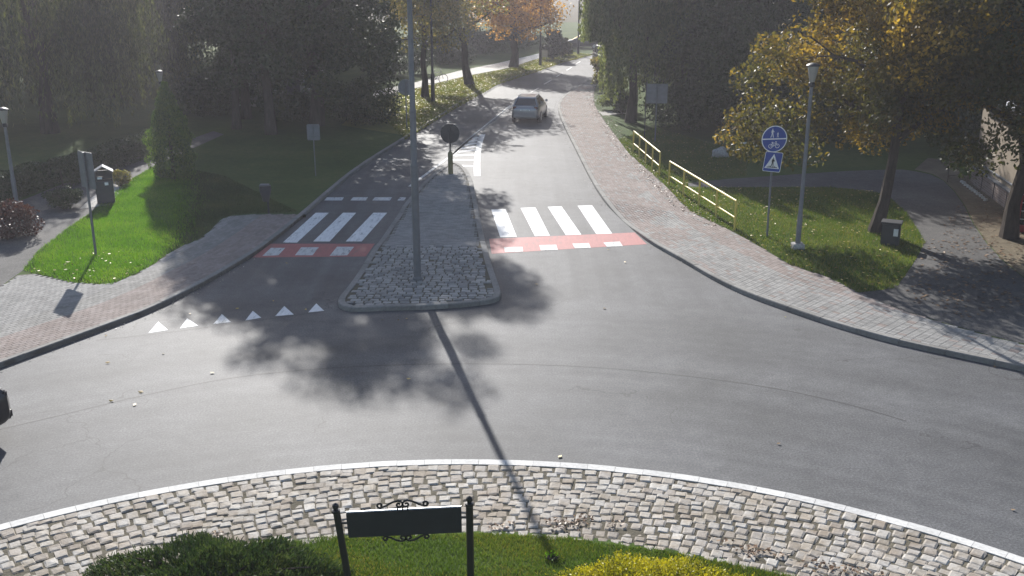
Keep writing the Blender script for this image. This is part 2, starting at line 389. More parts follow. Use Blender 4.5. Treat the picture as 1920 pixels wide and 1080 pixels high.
for q in [(608, 645), (657, 690), (698, 735), (745, 762)]:
    mark('stop_dash', [(q[0]+5, 370), (q[1], 370), (q[1]-4, 376), (q[0], 376)], M['white_worn'])
edge = smooth(gs([(895, 330), (894, 310), (896, 285), (900, 265), (905, 252)]), 2)
strip_mesh('edge_line', edge, .27, .004, M['white_paint'], road)
for a, b in [((849, 300), (889, 300)), ((851, 292), (889, 290)), ((857, 285), (890, 281)), ((863, 279), (892, 274)), ((869, 273), (894, 268)), ((876, 267), (897, 262)), ((884, 261), (899, 257)), ((846, 310), (888, 312))]:
    strip_mesh('hatch_stripe', [g(*a), g(*b)], .34, .004, M['white_paint'], road)
strip_mesh('hatch_border', smooth(gs([(848, 292), (868, 272), (893, 250), (925, 225), (957, 198)]), 1), .16, .008, M['white_paint'], road)
strip_mesh('hatch_border', smooth(gs([(768, 350), (800, 326), (846, 292), (875, 266), (900, 247), (935, 218), (962, 197)]), 1), .13, .008, M['white_worn'], road)
for a, b in [((966, 193), (984, 181)), ((994, 174), (1010, 165)), ((1020, 158), (1034, 150)), ((1043, 144), (1054, 137)), ((1062, 132), (1072, 126)), ((1079, 121), (1088, 115))]:
    strip_mesh('centre_dash', [g(*a), g(*b)], .14, .004, M['white_worn'], road)
strip_mesh('tar_seam', smooth(gs([(-60, 820), (0, 805), (120, 777), (250, 745), (450, 703), (700, 684), (980, 681), (1200, 694), (1440, 724), (1600, 760), (1700, 790)]), 2), .028, .003, M['seam'], road)
strip_mesh('tar_seam', smooth(gs([(180, 638), (300, 626), (450, 605), (610, 584)]), 2), .03, .003, M['seam'], road)

# ------------------------------------------------------------------ kerb stones
def kerb_line(P, parent, m, step=1.0, w=.15, top=.12, inner=1, zf=None, tall=.30):
    P = np.asarray(P, float); P = resample(P, n=4*max(1, round(float(np.hypot(*np.diff(P, axis=0).T).sum())/step))+1); N, T = normals(P); N = N*inner
    for i in range(0, len(P)-4, 4):
        a = P[i:i+5].copy(); n_ = N[i:i+5]
        a[0] += (a[1]-a[0])*.02; a[-1] -= (a[-1]-a[-2])*.02
        jz = random.uniform(-.004, .004)
        v = []; f = []
        for k in range(5):
            z = (zf(*a[k]) if zf else top)+jz
            o_ = a[k]; i_ = a[k]+n_[k]*w; c_ = a[k]+n_[k]*.018
            v += [(*o_, -.03), (*o_, z-.02), (*c_, z), (*i_, z), (*i_, -.03)]
        for k in range(4):
            for j in range(4): f.append((k*5+j, k*5+j+1, k*5+5+j+1, k*5+5+j))
        f += [(0, 1, 2, 3, 4), (20, 21, 22, 23, 24)]
        MB().add(v, f).build('kerb_stone', m, parent)

# ------------------------------------------------------------------ pavers laid in rows along a kerb
def paver_shape(l, w, h=.03, c=.004):
    x, y = l/2, w/2
    v = [(-x, -y, -h), (x, -y, -h), (x, y, -h), (-x, y, -h), (-x, -y, -c), (x, -y, -c), (x, y, -c), (-x, y, -c),
         (-x+c, -y+c, 0), (x-c, -y+c, 0), (x-c, y-c, 0), (-x+c, y-c, 0)]
    f = [(0, 1, 5, 4), (1, 2, 6, 5), (2, 3, 7, 6), (3, 0, 4, 7), (4, 5, 9, 8), (5, 6, 10, 9), (6, 7, 11, 10), (7, 4, 8, 11), (8, 9, 10, 11)]
    return np.array(v), np.array(f)
def lay_rows(line, sign, poly, o0, nrow, l, w, colour, gap=.006):
    """list of (x, y, angle, colour key) for pavers following a line"""
    out = []; P0 = resample(line, .25); N, T = normals(P0)
    for j in range(nrow):
        Q = P0+N*sign*(o0+(j+.5)*w)
        d = np.r_[0, np.cumsum(np.hypot(*np.diff(Q, axis=0).T))]
        s = np.arange((j % 2)*l/2, d[-1], l)
        x = np.interp(s, d, Q[:, 0]); y = np.interp(s, d, Q[:, 1])
        a = np.interp(s, d, np.unwrap(np.arctan2(T[:, 1], T[:, 0])))
        for sg in (-1, 1):
            pass
        ca, sa = np.cos(a), np.sin(a); ok = inside(poly, np.c_[x, y])
        for sx, sy in ((-.35, -.35), (.35, -.35), (.35, .35), (-.35, .35)):
            ok &= inside(poly, np.c_[x+ca*l*sx-sa*w*sy, y+sa*l*sx+ca*w*sy])
        for q in np.nonzero(ok)[0]: out.append((x[q], y[q], a[q], colour(x[q], y[q], j, s[q])))
    return out
def place_pieces(items, parent, name, shape, mats, zf, dz=.0012, tilt=.003, limit=300, seen=None, stuff_name='joined_pavers'):
    """the pieces that show largest become objects that share one mesh per colour, the rest one stuff part per colour"""
    V, F = shape
    vis = [(it[0]**2+it[1]**2, k) for k, it in enumerate(items) if seen is None or seen(it[0], it[1])]
    vis.sort(); near = set(k for _, k in vis[:limit]); mesh = {}; rest = {}
    for k, (x, y, a, c) in enumerate(items):
        z = zf(x, y)+random.uniform(-dz, dz); tx, ty = random.uniform(-tilt, tilt), random.uniform(-tilt, tilt)
        if k in near:
            if c not in mesh:
                me = bpy.data.meshes.new(name); me.from_pydata(V.tolist(), [], F.tolist()); me.materials.append(mats[c]); mesh[c] = me
            o = bpy.data.objects.new(name, mesh[c]); o.location = (x, y, z); o.rotation_euler = (tx, ty, a); link(o, parent)
        else:
            ca, sa = math.cos(a), math.sin(a)
            W = np.c_[V[:, 0]*ca-V[:, 1]*sa+x, V[:, 0]*sa+V[:, 1]*ca+y, V[:, 2]+z+V[:, 0]*-ty+V[:, 1]*tx]
            rest.setdefault(c, []).append(W)
    for c, L in rest.items():
        n = len(L); VV = np.concatenate(L); FF = (F[None]+(np.arange(n)*len(V))[:, None, None]).reshape(-1, 4)
        npobj(stuff_name, VV, FF, mats[c], parent)['kind'] = 'stuff'
def in_frame(x, y, z=.1, mx=60):
    f = y*math.cos(TH)+(CH-z)*math.sin(TH); u = y*math.sin(TH)-(CH-z)*math.cos(TH)
    px = 960+FP*x/f; py = 540-FP*u/f
    return -mx < px < 1920+mx and -mx < py < 1080+mx

# right pavement
OUT_R = smooth(gs([(1165, 110), (1120, 150), (1111, 187), (1123, 212), (1160, 262), (1180, 289), (1243, 343), (1293, 397), (1373, 433), (1433, 467), (1480, 497), (1560, 522), (1607, 548), (1700, 585), (1800, 615), (1920, 648), (2150, 690), (2400, 770)], .10), 2)
drop = np.array(g(1160, 410))
def zpave_r(x, y):
    d = np.array((x, y))-drop; t = np.array((.66, -.75)); u = d@t; v = d@np.array((.75, .66))
    return .115-.09*math.exp(-(u/1.7)**4)*max(0, 1-max(0, v)/1.6)
pav_r = empty('pavement'); tag(pav_r, 'red and grey block paved footway right of the road', 'pavement', kind='structure')
def ruled(name, A_, B_, zf, m, parent, n=160, k=10, dz=-.016):
    A_ = resample(A_, n=n); B_ = resample(B_, n=n); v = []; f = []
    for i in range(n):
        for j in range(k+1):
            p = A_[i]*(1-j/k)+B_[i]*j/k; v.append((p[0], p[1], zf(*p)+dz))
    for i in range(n-1):
        for j in range(k): f.append((i*(k+1)+j, i*(k+1)+j+1, (i+1)*(k+1)+j+1, (i+1)*(k+1)+j))
    o = pyobj(name, v, f, m, parent)
    if o.data.polygons[0].normal.z < 0: o.data.flip_normals()
    return o
ruled('paver_bed', KERB_R[6:], OUT_R[3:], zpave_r, M['paver_base'], pav_r)
poly_r = KERB_R + OUT_R[::-1]
far_x = g(1400, 560)[0]
def col_r(x, y, j, s):
    if x > far_x-.9+.5*math.sin(y*1.7) and j < 17: return 'grey' if random.random() < .9 else 'red'
    return 'red' if random.random() < .86 else 'grey'
mats_p = {'red': M['paver_red'], 'grey': M['paver_grey']}
items = lay_rows(KERB_R, 1, poly_r, .16, 60, .20, .10, col_r)
kerb_line(KERB_R[::1], pav_r, M['kerb'], 1.0, .15, .12, 1, zf=lambda x, y: zpave_r(x, y)+.004)
place_pieces(items, pav_r, 'paver', paver_shape(.196, .096), mats_p, zpave_r, seen=in_frame)

# left pavement: red strip along the kerb, pale slabs, grey pavers
OUT_L = smooth(gs([(-420, 640), (-200, 590), (-60, 556), (0, 540), (43, 508), (133, 530), (210, 534), (273, 506), (330, 466), (383, 445), (412, 412), (440, 402), (573, 402)], .10), 1)
pav_l = empty('pavement'); tag(pav_l, 'footway left of the road with a red strip and grey pavers', 'pavement', kind='structure')
KL = [p for p in KERB_L if p[1] <= g(575, 402)[1]+.2]
zl = lambda x, y: .115
bed_poly = KL+OUT_L[::-1]
sheet('paver_bed', bed_poly, .099, M['paver_base'], pav_l, .1)
kerb_line(KERB_L, pav_l, M['kerb'], 1.0, .15, .12, 1)
def col_l(x, y, j, s): return 'red' if j < 12 else ('pale' if j < 19 else 'grey')
mats_p['pale'] = M['kerb']
items = lay_rows(KL, 1, bed_poly, .16, 90, .20, .10, col_l)
place_pieces(items, pav_l, 'paver', paver_shape(.196, .096), mats_p, zl, seen=in_frame)

# ------------------------------------------------------------------ lawns, paths
LZ = .095
i402 = len(KL)-1
lawn_l_poly = [tuple(p+n*.13) for p, n in zip(np.array(KERB_L[i402:]), normals(np.array(KERB_L[i402:]))[0])] + [(30, 160), (-120, 160), (-120, 20)] + OUT_L
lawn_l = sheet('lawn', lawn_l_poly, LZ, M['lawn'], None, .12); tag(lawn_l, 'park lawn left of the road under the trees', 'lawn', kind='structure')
lawn_r_poly = OUT_R[2:] + [(120, 12), (120, 160), (32, 160)]
lawn_r = sheet('lawn', lawn_r_poly, LZ, M['lawn'], None, .12); tag(lawn_r, 'shaded lawn right of the footway and railings', 'lawn', kind='structure')
P_ = sheet('path', gs([(-60, 562), (0, 538), (43, 507), (70, 475), (125, 432), (170, 398), (205, 372), (240, 340), (300, 306), (420, 252), (400, 246), (290, 284), (210, 310), (100, 352), (0, 392), (-60, 420)], LZ), LZ+.004, M['old_asphalt'])
tag(P_, 'shaded asphalt path beside the hedge', 'path', kind='structure')
P_ = sheet('path', gs([(700, 183), (780, 165), (870, 143), (950, 128), (1015, 108), (1060, 93), (1054, 89), (1000, 103), (935, 118), (860, 133), (780, 154), (700, 171)], LZ), LZ+.004, M['pale_path'])
tag(P_, 'sunlit pale footpath beyond the tree row', 'path', kind='structure')
P_ = sheet('path', smooth(gs([(1607, 549), (1680, 540), (1712, 495), (1735, 455), (1700, 400), (1660, 362), (1560, 350), (1290, 352), (1290, 341), (1560, 322), (1660, 318), (1700, 318), (1760, 330), (1800, 370), (1835, 440), (1900, 510), (2000, 570), (2200, 640), (2150, 688), (1920, 646), (1800, 614), (1700, 584)], LZ), 1), LZ+.004, M['old_asphalt'])
tag(P_, 'worn asphalt side path on the right under the maple', 'path', kind='structure')
P_ = sheet('path', gs([(1123, 210), (1156, 208), (1175, 213), (1130, 217)], LZ), LZ+.009, M['concrete'])
tag(P_, 'short concrete strip joining the right footway by the birch', 'path', kind='structure')
P_ = sheet('path', gs([(1060, 86), (1200, 88), (1200, 80), (1075, 79)], LZ), LZ+.004, M['pale_path'])
tag(P_, 'pale paved area at the far end of the road', 'path', kind='structure')
P_ = sheet('ground', smooth(gs([(1715, 318), (1760, 329), (1802, 370), (1837, 440), (1902, 510), (2000, 568), (2200, 560), (2200, 400), (1890, 390), (1820, 338), (1770, 300), (1740, 296)], LZ), 1), LZ+.004, M['dirt'])
tag(P_, 'dry leafy dirt in front of the tan building', 'ground', kind='structure')
P_ = sheet('lawn', [tuple(p+n*.14) for p, n in zip(np.array([q for q in KERB_L if g(760, 262)[1] < q[1] < g(1050, 118)[1]]), normals(np.array([q for q in KERB_L if g(760, 262)[1] < q[1] < g(1050, 118)[1]]))[0])] + gs([(1010, 109), (950, 129), (870, 144), (780, 166), (690, 190), (640, 235)], LZ), LZ+.002, M['lawn_yellow'])
tag(P_, 'verge strewn with yellow leaves between road and pale path', 'lawn', kind='structure')
# concrete slab below the litter bin
P_ = sheet('path', gs([(150, 392), (205, 385), (232, 352), (212, 345), (170, 372)], LZ), LZ+.010, M['concrete'])
tag(P_, 'small concrete slab under the litter bin', 'path', kind='structure')

# ------------------------------------------------------------------ cobbles
def cobble_shape(seed, l=1.0, w=1.0):
    r = np.random.default_rng(seed); n = 4; v = []; f = []
    for i in range(n):
        for j in range(n):
            x = (i/(n-1)-.5); y = (j/(n-1)-.5)
            ex = abs(x) > .4; ey = abs(y) > .4
            k = .965 if (ex and ey) else 1.0
            x = x if ex else math.copysign(.36, x); y = y if ey else math.copysign(.36, y)
            z = 0 if not (ex or ey) else (-.020 if (ex and ey) else -.012)
            v.append((x*k+r.normal(0, .022), y*k+r.normal(0, .022), z+r.normal(0, .0045)))
    ring = [i*n for i in range(n)]+[(n-1)*n+j for j in range(1, n)]+[i*n+n-1 for i in range(n-2, -1, -1)]+[j for j in range(n-2, 0, -1)]
    for i in range(n-1):
        for j in range(n-1): f.append((i*n+j, (i+1)*n+j, (i+1)*n+j+1, i*n+j+1))
    b = len(v)
    for q in ring: v.append((v[q][0]*1.0, v[q][1]*1.0, -.09))
    m = len(ring)
    for k in range(m): f.append((ring[k], b+k, b+(k+1) % m, ring[(k+1) % m]))
    return np.array(v), np.array(f)
SHAPES = [cobble_shape(k) for k in range(10)]
def cobbles(items, parent, m, limit=300):
    """items: (x, y, z, angle, length, width)"""
    vis = sorted((it[0]**2+it[1]**2, k) for k, it in enumerate(items) if in_frame(it[0], it[1], .05, 10)); near = set(k for _, k in vis[:limit])
    meshes = {}; rest = []; base = 0; FF = []
    for k, (x, y, z, a, l, w) in enumerate(items):
        s = random.randrange(len(SHAPES)); V, F = SHAPES[s]
        if k in near:
            if s not in meshes:
                me = bpy.data.meshes.new('cobble'); me.from_pydata(V.tolist(), [], F.tolist()); me.materials.append(m); me.update()
                meshes[s] = me
            o = bpy.data.objects.new('cobble', meshes[s]); o.location = (x, y, z); o.scale = (l, w, 1)
            o.rotation_euler = (random.uniform(-.03, .03), random.uniform(-.03, .03), a); link(o, parent)
        else:
            ca, sa = math.cos(a), math.sin(a); X = V[:, 0]*l; Y = V[:, 1]*w
            rest.append(np.c_[X*ca-Y*sa+x, X*sa+Y*ca+y, V[:, 2]+z]); FF.append(F+base); base += len(V)
    if rest: npobj('joined_cobbles', np.concatenate(rest), np.concatenate(FF), m, parent)['kind'] = 'stuff'

apron = empty('roundabout_apron', (0, 0, 0)); tag(apron, 'ring of pale granite cobbles round the central island', 'cobbled apron', kind='structure')
n = 220; v = []; f = []
for k in range(n):
    a = 2*math.pi*k/n
    for r in (RI-.3, RR-.02): v.append((RC[0]+r*math.cos(a), RC[1]+r*math.sin(a), .052))
for k in range(n): f.append((2*k, 2*k+1, (2*k+3) % (2*n), (2*k+2) % (2*n)))
o = pyobj('joint_bed', v, f, M['joint'], apron)
if o.data.polygons[0].normal.z < 0: o.data.flip_normals()
items = []; pitch = .205; nstrip = int(2*math.pi*(RR-KW)/pitch)
for k in range(nstrip):
    a0 = 2*math.pi*k/nstrip
    if not (R(20) < a0 < R(160)): continue
    r = RR-KW-.012
    ph = random.uniform(0, .02)
    while r > RI-.12:
        l = random.choice([.14, .17, .19, .20, .21, .24])*random.uniform(.94, 1.06)
        a = a0+.012*math.sin(r*3.1+k*.23)+random.gauss(0, .0011); rm = r-l/2
        wid = 2*math.pi*rm/nstrip
        x, y = RC[0]+rm*math.cos(a), RC[1]+rm*math.sin(a)
        items.append((x, y, .070+random.gauss(0, .0055)-.002*(RR-rm), a+random.gauss(0, .025), l-.016, wid-.013))
        r -= l
cobbles(items, apron, M['cobble'])
# flush pale kerb ring
nk = int(2*math.pi*RR/.46)
for k in range(nk):
    a0, a1 = 2*math.pi*k/nk, 2*math.pi*(k+1)/nk
    if not (R(15) < a0 < R(165)): continue
    v = []; e = .004/RR*.6; jz = random.uniform(-.003, .003)
    for a in (a0+e, (a0+a1)/2, a1-e):
        for r, z in ((RR, -.02), (RR, .05+jz), (RR-.015, .065+jz), (RR-KW, .068+jz), (RR-KW, -.02)): v.append((RC[0]+r*math.cos(a), RC[1]+r*math.sin(a), z))
    f = [(i*5+j, i*5+j+1, i*5+j+6, i*5+j+5) for i in range(2) for j in range(4)]+[(0, 1, 2, 3, 4), (10, 11, 12, 13, 14)]
    MB().add(v, f).build('kerb_stone', M['kerb_pale'], apron)
# island lawn
v = [(RC[0], RC[1], .32)]; f = []
for i, (r, z) in enumerate(((RI-3.5, .26), (RI-1.2, .15), (RI-.25, .075), (RI-.02, .05))):
    for k in range(n): v.append((RC[0]+r*math.cos(2*math.pi*k/n), RC[1]+r*math.sin(2*math.pi*k/n), z))
for k in range(n):
    f.append((0, 1+k, 1+(k+1) % n))
    for i in range(3): f.append((1+i*n+k, 1+(i+1)*n+k, 1+(i+1)*n+(k+1) % n, 1+i*n+(k+1) % n))
isl_lawn = pyobj('lawn', v, f, M['lawn'])
tag(isl_lawn, 'grass mound of the central island below the cobbles', 'lawn', kind='structure')
def z_isl(x, y):
    r = math.hypot(x-RC[0], y-RC[1]); return float(np.interp(r, [0, RI-3.5, RI-1.2, RI-.25, RI-.02], [.32, .26, .15, .075, .05]))

# splitter island
spl = empty('splitter_island', (*g(790, 520), 0)); spl.location = (0, 0, 0)
tag(spl, 'raised cobbled splitter island between the two carriageways', 'traffic island', kind='structure')
SP = smooth(gs([(780, 573), (700, 575), (655, 577), (634, 570), (634, 558), (645, 545), (663, 522), (684, 490), (700, 463), (722, 430), (745, 398), (768, 368), (800, 335), (835, 308), (852, 302), (872, 312), (885, 333), (891, 360), (898, 392), (908, 440), (920, 490), (934, 530), (941, 550), (930, 561), (860, 569), (780, 573)], .12), 2)
SP = SP+[SP[0]]
SPa = np.array(SP)
area = 0.5*np.sum(SPa[:-1, 0]*SPa[1:, 1]-SPa[1:, 0]*SPa[:-1, 1])
inner = 1 if area > 0 else -1
ysplit0, ysplit1 = g(0, 466)[1], g(0, 395)[1]
def z_spl(x, y):
    return .115 - .085*math.exp(-(((y-(ysplit0+ysplit1)/2)/2.3)**6))
kerb_line(SP, spl, M['kerb'], .8, .17, .12, inner, zf=lambda x, y: z_spl(x, y)+.006)
Pi = SPa+normals(SPa)[0]*inner*.15
ys = np.linspace(Pi[:, 1].min(), Pi[:, 1].max(), 60)
v = []; f = []
for y in ys:
    xs = []
    for a, b in zip(Pi[:-1], Pi[1:]):
        if (a[1]-y)*(b[1]-y) <= 0 and a[1] != b[1]: xs.append(a[0]+(y-a[1])/(b[1]-a[1])*(b[0]-a[0]))
    if not xs: xs = [Pi[:, 0].mean()]*2
    for x in (min(xs), max(xs)): v.append((x, y, z_spl(x, y)-.014))
f = [(2*i, 2*i+1, 2*i+3, 2*i+2) for i in range(len(ys)-1)]
o = pyobj('joint_bed', v, f, M['joint'], spl)
if o.data.polygons[0].normal.z < 0: o.data.flip_normals()
items = []; y = Pi[:, 1].min()+.02
while y < ysplit0-.1:
    h = random.uniform(.155, .20); x = Pi[:, 0].min()-random.uniform(0, .2)
    while x < Pi[:, 0].max():
        l = random.uniform(.17, .29)
        if inside(Pi, [(x+.03, y+h/2)])[0] and inside(Pi, [(x+l-.03, y+h/2)])[0]:
            items.append((x+l/2, y+h/2+random.gauss(0, .006), z_spl(x, y)+.004+random.gauss(0, .005), random.gauss(0, .03), l-.030, h-.026))
        x += l
    y += h
cobbles(items, spl, M['cobble_dark'])
its = []
y = ysplit0; j = 0
while y < Pi[:, 1].max()-.2:
    x = Pi[:, 0].min()-(.1 if j % 2 else 0)
    while x < Pi[:, 0].max():
        if inside(Pi, [(x+.02, y)])[0] and inside(Pi, [(x+.18, y)])[0]: its.append((x+.1, y, 0, 'grey'))
        x += .2
    y += .1; j += 1
place_pieces(its, spl, 'paver', paver_shape(.196, .096), mats_p, lambda x, y: z_spl(x, y)-.004, limit=300, seen=in_frame)

# ------------------------------------------------------------------ grass blades
def blades(name, poly, n, m, zf, hmin, hmax, w, label, keep=None, cat='grass'):
    P = np.array(poly); lo, hi = P.min(0), P.max(0); out = []
    cnt = 0
    while cnt < n:
        q = rng.uniform(lo, hi, (n*2, 2)); q = q[inside(poly, q)]
        if keep is not None: q = q[keep(q)]
        out.append(q); cnt += len(q)
        if len(q) == 0: break
    q = np.concatenate(out)[:n]; n = len(q)
    z = np.array([zf(*p) for p in q]) if callable(zf) else np.full(n, zf)
    a = rng.uniform(0, 2*math.pi, n); h = rng.uniform(hmin, hmax, n); ww = w*rng.uniform(.6, 1.2, n)
    lean = rng.normal(0, .45, (n, 2))*h[:, None]
    V = np.empty((n, 3, 3), np.float32)
    V[:, 0] = np.c_[q[:, 0]-np.cos(a)*ww, q[:, 1]-np.sin(a)*ww, z-.01]
    V[:, 1] = np.c_[q[:, 0]+np.cos(a)*ww, q[:, 1]+np.sin(a)*ww, z-.01]
    V[:, 2] = np.c_[q+lean, z+h]
    o = npobj(name, V.reshape(-1, 3), np.arange(3*n).reshape(n, 3), m)
    return tag(o, label, cat, kind='stuff')
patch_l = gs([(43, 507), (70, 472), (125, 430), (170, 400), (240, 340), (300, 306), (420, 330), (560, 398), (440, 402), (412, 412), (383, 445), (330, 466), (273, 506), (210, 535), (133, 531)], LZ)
sunlit_l = gs([(43, 507), (70, 472), (125, 430), (170, 400), (240, 340), (300, 306), (345, 318), (350, 380), (330, 440), (300, 490), (273, 506), (210, 535), (133, 531)], LZ)  # sunlit outline; blades beyond it are coloured darker to paint the tree shade
blades('grass', patch_l, 70000, M['blade'], LZ, .04, .11, .009, 'short bright green grass on the lit left verge by the footway', keep=lambda q: inside(sunlit_l, q+rng.normal(0, .35, q.shape)))
blades('grass', patch_l, 30000, M['blade_painted_shade'], LZ, .03, .08, .010, 'thin grass coloured dark for shade under the trees left of the road', keep=lambda q: ~inside(sunlit_l, q+rng.normal(0, .35, q.shape)))
verge_r = gs([(1160, 262), (1180, 289), (1243, 343), (1293, 397), (1373, 433), (1433, 467), (1480, 497), (1560, 522), (1607, 550), (1680, 541), (1712, 495), (1735, 455), (1702, 402), (1660, 364), (1560, 352), (1290, 353), (1290, 340), (1400, 330), (1400, 290), (1230, 240)], LZ)
blades('grass', verge_r, 75000, M['blade_mix'], LZ, .04, .12, .010, 'grass verge behind the yellow railings and blue sign')
blades('grass', verge_r, 55000, M['blade_dry'], LZ, .03, .10, .010, 'thin yellowing grass mixed into the right verge')
far_v = gs([(760, 262), (853, 205), (933, 159), (1007, 135), (1047, 120), (1110, 103), (1060, 97), (1012, 110), (950, 130), (870, 145), (780, 167), (690, 192)], LZ)
blades('grass', far_v, 45000, M['blade_dry'], LZ, .05, .13, .02, 'yellowing grass along the verge under the tree row')
isl_v = gs([(150, 1110), (300, 1044), (480, 1010), (640, 1003), (900, 998), (1060, 1006), (1250, 1032), (1500, 1080), (1560, 1110), (1500, 1180), (150, 1180)], .08)
blades('grass', isl_v, 26000, M['blade_dry'], z_isl, .02, .055, .006, 'dry tufts in the clipped grass of the central island', keep=lambda q: (np.hypot(q[:, 0]-RC[0], q[:, 1]-RC[1]) < RI-.03) & (np.sin(q[:, 0]*2.3+1)+np.sin(q[:, 1]*5+q[:, 0])+rng.normal(0, .5, len(q)) > .2))
blades('grass', isl_v, 70000, M['blade_mix'], z_isl, .025, .07, .006, 'clipped grass of the central island in front of the cobbles', keep=lambda q: np.hypot(q[:, 0]-RC[0], q[:, 1]-RC[1]) < RI-.03+.04*np.sin(q[:, 0]*9))

def litter(name, poly, n, m, zf, size, label, keep=None, weights=None):
    P = np.array(poly); lo, hi = P.min(0), P.max(0); q = rng.uniform(lo, hi, (n*6, 2)); q = q[inside(poly, q)]
    if keep is not None: q = q[keep(q)]
    q = q[:n]; n = len(q); z = np.array([zf(*p) for p in q]) if callable(zf) else np.full(n, zf)
    a = rng.uniform(0, 6.28, n); s = size*rng.uniform(.5, 1.2, n); V = np.empty((n, 4, 3), np.float32)
    for k, (u, w_) in enumerate(((-1, 0), (0, -.65), (1, 0), (0, .65))):
        V[:, k] = np.c_[q[:, 0]+(u*np.cos(a)-w_*np.sin(a))*s, q[:, 1]+(u*np.sin(a)+w_*np.cos(a))*s, z+rng.uniform(.004, .03, n)]
    return tag(npobj(name, V.reshape(-1, 3), np.arange(4*n).reshape(n, 4), m), label, 'fallen leaves', kind='stuff')
litter('fallen_leaves', patch_l, 110, M['fallen'], LZ+.06, .05, 'pale fallen leaves on the left grass', keep=lambda q: q[:, 1] < g(0, 492)[1]+1.0*np.sin(q[:, 0]*2.1+1)*rng.uniform(0, 1, len(q)))
litter('fallen_leaves', verge_r, 900, M['fallen'], LZ+.06, .05, 'yellow fallen leaves on the right verge')
litter('fallen_leaves', far_v, 2600, M['fallen'], LZ+.07, .07, 'yellow leaves lying under the tree row')
litter('fallen_leaves', gs([(1690, 560), (1740, 460), (1800, 380), (1840, 345), (1990, 400), (2000, 560), (1800, 600)], LZ), 900, M['brown_leaf'], LZ+.006, .06, 'brown leaves on the side path and dirt')
edge_r = np.array(OUT_R)
litter('fallen_leaves', strip(OUT_R[6:34], .9), 1500, M['brown_leaf'], .118, .045, 'brown leaf litter along the footway edge')
litter('fallen_leaves', [(-12, 12), (12, 12), (12, 30), (-12, 30)], 42, M['fallen'], .006, .055, 'few pale leaves scattered on the asphalt')
litter('fallen_leaves', strip(KERB_R[10:60], .5), 420, M['grit'], .004, .022, 'grit and leaf scraps lying along the right kerb', keep=lambda q: ~inside(poly_r, q))
litter('fallen_leaves', strip(KERB_L[4:34], .6), 420, M['grit'], .004, .022, 'grit and leaf scraps lying along the left kerb', keep=lambda q: ~inside(bed_poly, q))
def clusters(q):
    k = np.zeros(len(q), bool)
    for (px, py, r) in ((950, 988, .28), (925, 990, .22), (1060, 984, .42), (1085, 976, .3), (1360, 1010, .3), (1430, 1035, .45), (1560, 1060, .5), (1620, 1070, .5), (1150, 985, .2), (400, 1003, .25), (250, 1055, .4), (700, 1000, .12)):
        c = g(px, py, .07); k |= np.hypot(q[:, 0]-c[0], (q[:, 1]-c[1])*1.8) < r*rng.uniform(.2, 1.0, len(q))
    return k
litter('fallen_leaves', gs([(100, 1085), (450, 985), (1100, 960), (1700, 1085)], .07), 1300, M['brown_leaf'], .085, .035, 'brown dry leaves heaped along the cobble edge', keep=clusters)

# ------------------------------------------------------------------ trees
def leaf_quads(P, s, droop=.0, asp=.55, axis=None):
    n = len(P)
    d = rng.normal(0, 1, (n, 3)) if axis is None else axis+rng.normal(0, .35, (n, 3))
    d[:, 2] -= droop; d /= np.linalg.norm(d, axis=1)[:, None]
    e = np.cross(d, rng.normal(0, 1, (n, 3))); e /= np.maximum(np.linalg.norm(e, axis=1), 1e-6)[:, None]
    s = np.asarray(s).reshape(-1, 1)*np.ones((n, 1))
    V = np.empty((n, 4, 3), np.float32)
    V[:, 0] = P-d*s*.5; V[:, 1] = P+e*s*asp*.5; V[:, 2] = P+d*s*.5; V[:, 3] = P-e*s*asp*.5
    return V.reshape(-1, 3), np.arange(4*n).reshape(n, 4)
def limb_mesh(paths):
    mb = MB()
    for pts, r in paths: mb.tube(pts, r, 7 if r[0] > .05 else 5)
    return mb
def grow(h, rad, z0, trunk_r, lean=(0, 0), nl=9, seed=1, fork=.35):
    """trunk with limbs reaching into an ellipsoid crown; gives tubes and limb end points"""
    r = random.Random(seed); top = Vector((lean[0], lean[1], h*.82)); paths = []; ends = []
    def bend(a, b, k, wob):
        return [a.lerp(b, i/k)+Vector((r.uniform(-wob, wob), r.uniform(-wob, wob), r.uniform(-wob, wob)*.5))*(0 if i in (0, k) else 1) for i in range(k+1)]
    tp = bend(Vector((0, 0, -.15)), top, 7, .12*trunk_r/.2)
    rr = [trunk_r*(1.35 if i == 0 else 1.0)*(1-.86*i/7) for i in range(8)]
    paths.append((tp, rr))
    for k in range(nl):
        t = fork+(1-fork)*(k+.3)/nl; f = t*7; i = min(6, int(f)); s0 = tp[i].lerp(tp[i+1], f-i)
        a = k*2.4+r.uniform(-.4, .4); L = rad*r.uniform(.7, 1.0)*(1.1-.5*t)
        e = s0+Vector((math.cos(a)*L, math.sin(a)*L, L*r.uniform(.25, .8)))
        pp = bend(s0, e, 4, .18); r0 = trunk_r*(1-.8*t)*.6+.02
        paths.append((pp, [r0*(1-.8*j/4) for j in range(5)])); ends.append(e)
        for m_ in range(3):
            b0 = pp[2+m_ % 3]; e2 = b0+Vector((r.uniform(-1, 1), r.uniform(-1, 1), r.uniform(-.3, .7)))*L*.5
            paths.append((bend(b0, e2, 3, .1), [r0*.35, r0*.25, r0*.15, .008])); ends.append(e2)
    return paths, ends
